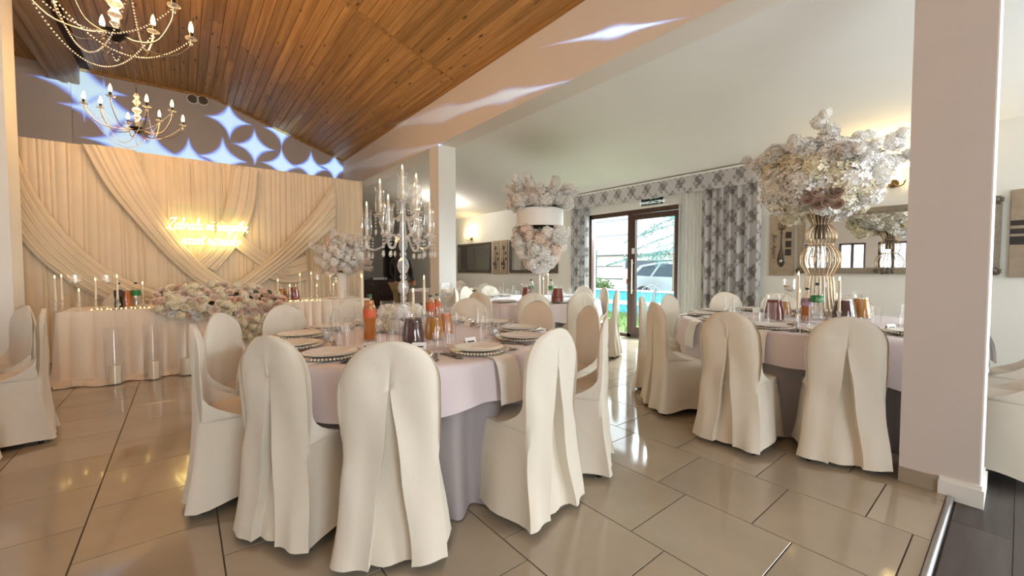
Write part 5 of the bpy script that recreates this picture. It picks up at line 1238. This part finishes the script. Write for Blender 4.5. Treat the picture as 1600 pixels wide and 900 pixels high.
# ================================================================== CHANDELIERS
mat_iron = M_plain('silvered_iron', (150, 138, 126), .3, 1.0, .1); mat_bulb = M_emit('candle_bulb', (255, 206, 130), 26.0); mat_hubm = M_plain('dark_bronze', (44, 36, 32), .4, .6)
mat_bead = M_plain('pearl_beads', (244, 234, 218), .15, 0, .03)
def make_chandelier(loc, label, power, drop=4.95):
    t = thing('chandelier', label, 'chandelier', loc, .25, 'iron candle chandeliers'); N = 8; R_ = .45; zc_ = .16
    MB().lathe([(0, -.05), (.02, -.045), (.055, -.005), (.075, .02), (.03, .035), (.014, .05), (0, .05)], 16).put('hub', mat_hubm, t)
    for z0, r_ in ((.05, .03), (.11, .042), (.19, .05), (.29, .04), (.36, .03)): MB().lathe([(0, 0), (r_*.4, 0), (r_, .035), (r_*.5, .07), (0, .075)], 10).put('column_crystal', mat_crystal, t, (0, 0, z0), smooth=30)
    MB().tube([(0, 0, .04), (0, 0, .5)], .008, 8).put('column', mat_iron, t)
    H_ = drop - loc[2]
    for k in range(int((H_-.5)/.045)): MB().tube([(.010*cos(b), 0, .5+.0225+.045*k+.028*sin(b)) for b in [2*pi*j/10 for j in range(10)]], .0028, 5, closed=True).put('chain_link', mat_iron, t, (0, 0, 0), (0, 0, (k % 2)*pi/2))
    MB().lathe([(0, 0), (.02, 0), (.05, .03), (.055, .045), (0, .045)], 16).put('ceiling_cup', mat_iron, t, (0, 0, H_-.045))
    cups = []
    for k in range(N):
        a = 2*pi*k/N; c_, s_ = cos(a), sin(a); rr = R_ if k % 2 == 0 else R_*.86; zz = zc_ + (.0 if k % 2 == 0 else .07)
        P = catmull([(.05*c_, .05*s_, .0), (rr*.35*c_, rr*.35*s_, -.035), (rr*.7*c_, rr*.7*s_, -.02), (rr*.95*c_, rr*.95*s_, zz*.55), (rr*c_, rr*s_, zz)], 18); MB().tube(P, .005, 7).put('arm', mat_iron, t)
        p = (rr*c_, rr*s_, zz); cups.append(p)
        MB().lathe([(0, 0), (.010, 0), (.042, .012), (.040, .017), (0, .012)], 16).put('drip_dish', mat_crystal, t, p)
        MB().lathe([(0, .012), (.015, .012), (.013, .062), (0, .062)], 12).put('socket', mat_black, t, p)
        MB().lathe([(0, .06), (.012, .063), (.017, .085), (.013, .115), (.004, .145), (0, .15)], 12).put('bulb', mat_bulb, t, p)
        MB().ball((p[0], p[1], p[2]-.03), .011, 7, 5, 1.5).put('pendant', mat_crystal, t)
    def strand(a, b, sag):
        A, B = Vector(a), Vector(b); L_ = (B-A).length + sag*1.1; n = max(8, int(L_/.021)); m = MB()
        for j in range(n+1):
            f = j/n; p = A.lerp(B, f); p.z -= sag*4*f*(1-f); m.ball(tuple(p), .0058, 6, 4)
        m.put('bead_strand', mat_bead, t, smooth=180)
    for k in (0, 1, 3, 4, 6): strand(cups[k], cups[(k+3) % N], .40 if k % 2 else .26)
    for k in range(0): strand((.02*cos(k*pi/4), .02*sin(k*pi/4), .42), (cups[k][0], cups[k][1], cups[k][2]+.005), .05)
    strand((-.04, 0, -.02), (.04, .02, -.02), .16)
    point('chandelier_light', (0, 0, .30), power, WARM, .22, t)
    return t
make_chandelier((-.34, 4.16, 2.94), 'larger iron candle chandelier cut by the top picture edge', 58)
make_chandelier((-.39, 6.78, 2.94), 'smaller iron candle chandelier hanging before the backdrop', 26)
make_chandelier((-.34, 0.6, 2.94), 'added iron candle chandelier above the camera, for warm fill', 25)  # extra chandelier out of view, added for its warm light
# ================================================================== PERSON IN THE PASSAGE AND SIDEBOARD
def skin_mesh(verts, edges_, rad, name, mat, parent, loc, root=0):
    me = bpy.data.meshes.new(name); me.from_pydata(verts, edges_, []); o = put(name, me, parent, loc); md = o.modifiers.new('Skin', 'SKIN'); md.use_smooth_shade = True
    for i, r_ in enumerate(rad): me.skin_vertices[0].data[i].radius = (r_ if isinstance(r_, tuple) else (r_, r_)); me.skin_vertices[0].data[i].use_root = (i == root)
    s = o.modifiers.new('Sub', 'SUBSURF'); s.levels = 2; s.render_levels = 2; me.materials.append(mat); return o
px_, py_ = 3.38, 7.75
pe_ = thing('person', 'person in black top and khaki trousers carrying an orange juice jug', 'person', (px_, py_, 0), radians(-65))
sk_ = M_plain('skin', (206, 160, 132), .55, 0, .05); blk = M_fabric('black_knit', (22, 20, 22)); khk = M_fabric('khaki_twill', (142, 122, 92)); hair = M_plain('dark_hair', (34, 24, 20), .5, 0, .2, 40)
V = [(0,0,.95),(0,.01,1.10),(0,.0,1.30),(0,.0,1.42),(0,.015,1.50),(0,.03,1.60),(0,.02,1.70),(.19,0,1.40),(.23,.02,1.14),(.13,.22,1.02),(.07,.30,1.02),(-.19,0,1.40),(-.23,.02,1.14),(-.13,.22,1.00),(-.07,.30,1.0),(.09,0,.90),(.10,.02,.50),(.10,-.01,.09),(.10,.12,.03),(-.09,0,.90),(-.10,.02,.50),(-.10,-.01,.09),(-.10,.12,.03)]
Ed = [(0,1),(1,2),(2,3),(3,4),(4,5),(5,6),(3,7),(7,8),(8,9),(9,10),(3,11),(11,12),(12,13),(13,14),(0,15),(15,16),(16,17),(17,18),(0,19),(19,20),(20,21),(21,22)]
Rd = [(.15,.10),(.13,.09),(.15,.10),(.10,.07),.05,(.085,.095),(.07,.08),.052,.04,.032,.025,.052,.04,.032,.025,.085,.058,.04,.035,.085,.058,.04,.035]
body = skin_mesh(V, Ed, Rd, 'body', sk_, pe_, (0,0,0))
topi = [0,1,2,3,7,8,9,11,12,13]; mp = {j: i for i, j in enumerate(topi)}
skin_mesh([V[j] for j in topi], [(mp[a], mp[b]) for a, b in Ed if a in mp and b in mp], [(Rd[j][0]+.02, Rd[j][1]+.02) if isinstance(Rd[j], tuple) else Rd[j]+.014 for j in topi], 'black_top', blk, pe_, (0,0,0))
boti = [0,15,16,17,19,20,21]; mp = {j: i for i, j in enumerate(boti)}
skin_mesh([V[j] for j in boti], [(mp[a], mp[b]) for a, b in Ed if a in mp and b in mp], [(.165,.115),.1,.075,.06,.1,.075,.06], 'khaki_trousers', khk, pe_, (0,0,0))
hm = MB()
hm.grid(lambda u, v: (.098*cos(2*pi*u)*sin(pi*(.02+.6*v))*(1 if v < .75 else .9), -.005+.112*sin(2*pi*u)*sin(pi*(.02+.6*v)) - (.03 if sin(2*pi*u) > .3 and v > .55 else 0)*3*(v-.55), 1.63+.135*cos(pi*(.02+.6*v)) - (.26*(v-.6)/.4 if v > .6 and sin(2*pi*u) < .35 else 0)), 24, 14, cu=True); hm.put('hair', hair, pe_, smooth=180)
for sx_ in (-.03, .03): MB().ball((sx_, .118, 1.615), .010, 8, 5).put('eye', mat_black, pe_)
MB().lathe([(0, -.02), (.014, -.01), (.008, .02), (0, .025)], 8, (0, .128, 1.59)).put('nose', sk_, pe_); MB().box((-.022, .112, 1.553), (.022, .122, 1.560)).put('mouth', M_plain('lips', (160, 88, 80), .5), pe_, smooth=0)
fg = MB()
for s_ in (-1, 1):
    for k in range(4): MB().tube([(s_*.075, .30+.012*k-.018, 1.0), (s_*.062, .33+.01*k-.018, 1.0), (s_*.045, .345+.006*k-.018, .998)], [.009, .008, .006], 6).put('finger', sk_, pe_, (0, 0, .03-.018*k))
    MB().tube([(s_*.08, .29, 1.04), (s_*.06, .28, 1.05)], [.010, .008], 6).put('thumb', sk_, pe_)
for sx_ in (-.1, .1): MB().ball((sx_, .06, .035), .055, 10, 6, .65).tf(Matrix.Diagonal((1, 2.2, 1, 1)) @ Matrix.Translation((0, -.03, 0))).put('shoe', mat_black, pe_)
jp = Matrix.Rotation(radians(-65), 3, 'Z') @ Vector((0, .36, 0)); jug((px_+jp.x, py_+jp.y, .90), 0, L_ORANGE, .16, 'orange juice jug held by the person in the passage', 'drinks carried', 1.1)
# sideboard on the end wall
sbp = ony(590, 437, 13.75); sb = thing('sideboard', 'dark brown two-door sideboard at the end of the side aisle', 'cabinet', (sbp.x, 13.78, 0)); wdk = M_wood('dark_sideboard_wood', (44, 26, 20), (66, 40, 30), 2, .4, False, .05)
SH = sbp.z
MB().box((-.55, -.2, 0), (.55, .4, SH-.03)).put('carcass', wdk, sb, smooth=0); MB().box((-.58, -.23, SH-.03), (.58, .4, SH)).put('top', wdk, sb, smooth=0)
for s_ in (-1, 1):
    d_ = MB().box((min(0, s_*.52)+.008, -.222, .08), (max(0, s_*.52)-.008, -.2, SH-.26)).put('door', wdk, sb, smooth=0); MB().tube([(s_*.05, -.24, SH*.45), (s_*.05, -.24, SH*.45+.12)], .006, 6).put('handle', mat_chrome, d_)
    d_ = MB().box((min(0, s_*.52)+.008, -.222, SH-.24), (max(0, s_*.52)-.008, -.2, SH-.06)).put('drawer', wdk, sb, smooth=0); MB().tube([(s_*.2, -.24, SH-.15), (s_*.34, -.24, SH-.15)], .006, 6).put('handle', mat_chrome, d_)
dv = thing('disc_player', 'silver disc player lying on the dark sideboard', 'player', (sbp.x+.05, 13.8, SH+.001)); MB().box((-.24, -.15, 0), (.24, .15, .07)).put('case', mat_alu, dv, smooth=0); MB().lathe([(0, 0), (.02, 0), (.02, .012), (0, .012)], 12).tf(Matrix.Rotation(radians(90), 4, 'X')).put('knob', mat_black, dv, (.16, -.15, .035))
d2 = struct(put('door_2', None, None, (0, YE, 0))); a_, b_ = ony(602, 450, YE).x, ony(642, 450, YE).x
MB().box((a_, -.02, 0), (b_, -.001, 2.25)).put('doorway_dark_sheet', M_plain('unlit_passage', (18, 14, 13), .9), d2, smooth=0); MB().box((a_-.06, -.05, 0), (a_, -.001, 2.3)).put('door_jamb', wdk, d2, smooth=0); MB().box((b_, -.05, 0), (b_+.06, -.001, 2.3)).put('door_jamb', wdk, d2, smooth=0)  # solid near-black sheet on the wall paints the darkness of the doorway

# ================================================================== STAR PROJECTOR (a spot lamp with a star gobo)
PJ = Vector((2.95, -1.2, 2.5)); AIMP = ony(395, 225, YB)
ld = bpy.data.lights.new('star_projector', 'SPOT'); ld.energy = 9500; ld.spot_size = radians(80); ld.spot_blend = .05; ld.shadow_soft_size = .012; lo = bpy.data.objects.new('star_projector', ld); C.objects.link(lo); lo.location = PJ
fwd = (AIMP-PJ).normalized(); lo.rotation_mode = 'QUATERNION'; lo.rotation_quaternion = fwd.to_track_quat('-Z', 'Y'); Rm = lo.rotation_quaternion.to_matrix().inverted()
ld.use_nodes = True; nt = ld.node_tree; nd = nt.nodes; em = nd['Emission']; LT = NT.__new__(NT); LT.t = nt; LT.n = nd
tc = LT.a('TexCoord'); sp = LT.a('SeparateXYZ'); LT.l(tc.outputs['Normal'], sp.inputs[0])
zz = LT.math('ABSOLUTE', sp.outputs[2]); gx = LT.math('DIVIDE', sp.outputs[0], zz); gy = LT.math('DIVIDE', sp.outputs[1], zz)
def star_at(P_, s, rot=0.0):
    d = Rm @ (P_-PJ); cx_, cy_ = d.x/abs(d.z), d.y/abs(d.z)
    x = LT.math('SUBTRACT', gx, cx_); y = LT.math('SUBTRACT', gy, cy_)
    if rot: x, y = LT.math('ADD', LT.math('MULTIPLY', x, cos(rot)), LT.math('MULTIPLY', y, sin(rot))), LT.math('SUBTRACT', LT.math('MULTIPLY', y, cos(rot)), LT.math('MULTIPLY', x, sin(rot)))
    f = LT.math('ADD', LT.math('POWER', LT.math('ABSOLUTE', x), .55), LT.math('POWER', LT.math('ABSOLUTE', y), .55)); f = LT.math('DIVIDE', f, (s*.82)**.55)
    o = LT.math('MULTIPLY', LT.math('SUBTRACT', 1.0, f), 4.0); return LT.math('MINIMUM', LT.math('MAXIMUM', o, 0.0), 1.0)
tot = None
STARS = [(ony(398, 230, YB), .05), (ony(358, 188, YB), .05), (ony(440, 205, YB), .045), (ony(296, 250, YB), .055), (ony(349, 248, YB), .055), (ony(440, 258, YB), .05), (ony(486, 262, YB), .05), (ony(523, 262, YB), .05), (ony(128, 135, YB), .07), (ony(165, 175, YB), .07), (ony(200, 225, YB), .07), (ony(240, 240, YB), .06), (onx(690, 178, XB), .035), (onx(790, 150, XB), .03), (onx(960, 50, XB), .03), (onx(600, 248, XB), .03)]
for P_, s in STARS:
    k = star_at(P_, s); tot = k if tot is None else LT.math('MAXIMUM', tot, k)
cr = LT.ramp(tot, [(0.0, (0, 0, 0)), (.2, (.03, .08, .6)), (.5, (.14, .40, 1.0)), (1.0, (.42, .74, 1.0))]); LT.l(cr, em.inputs[0])
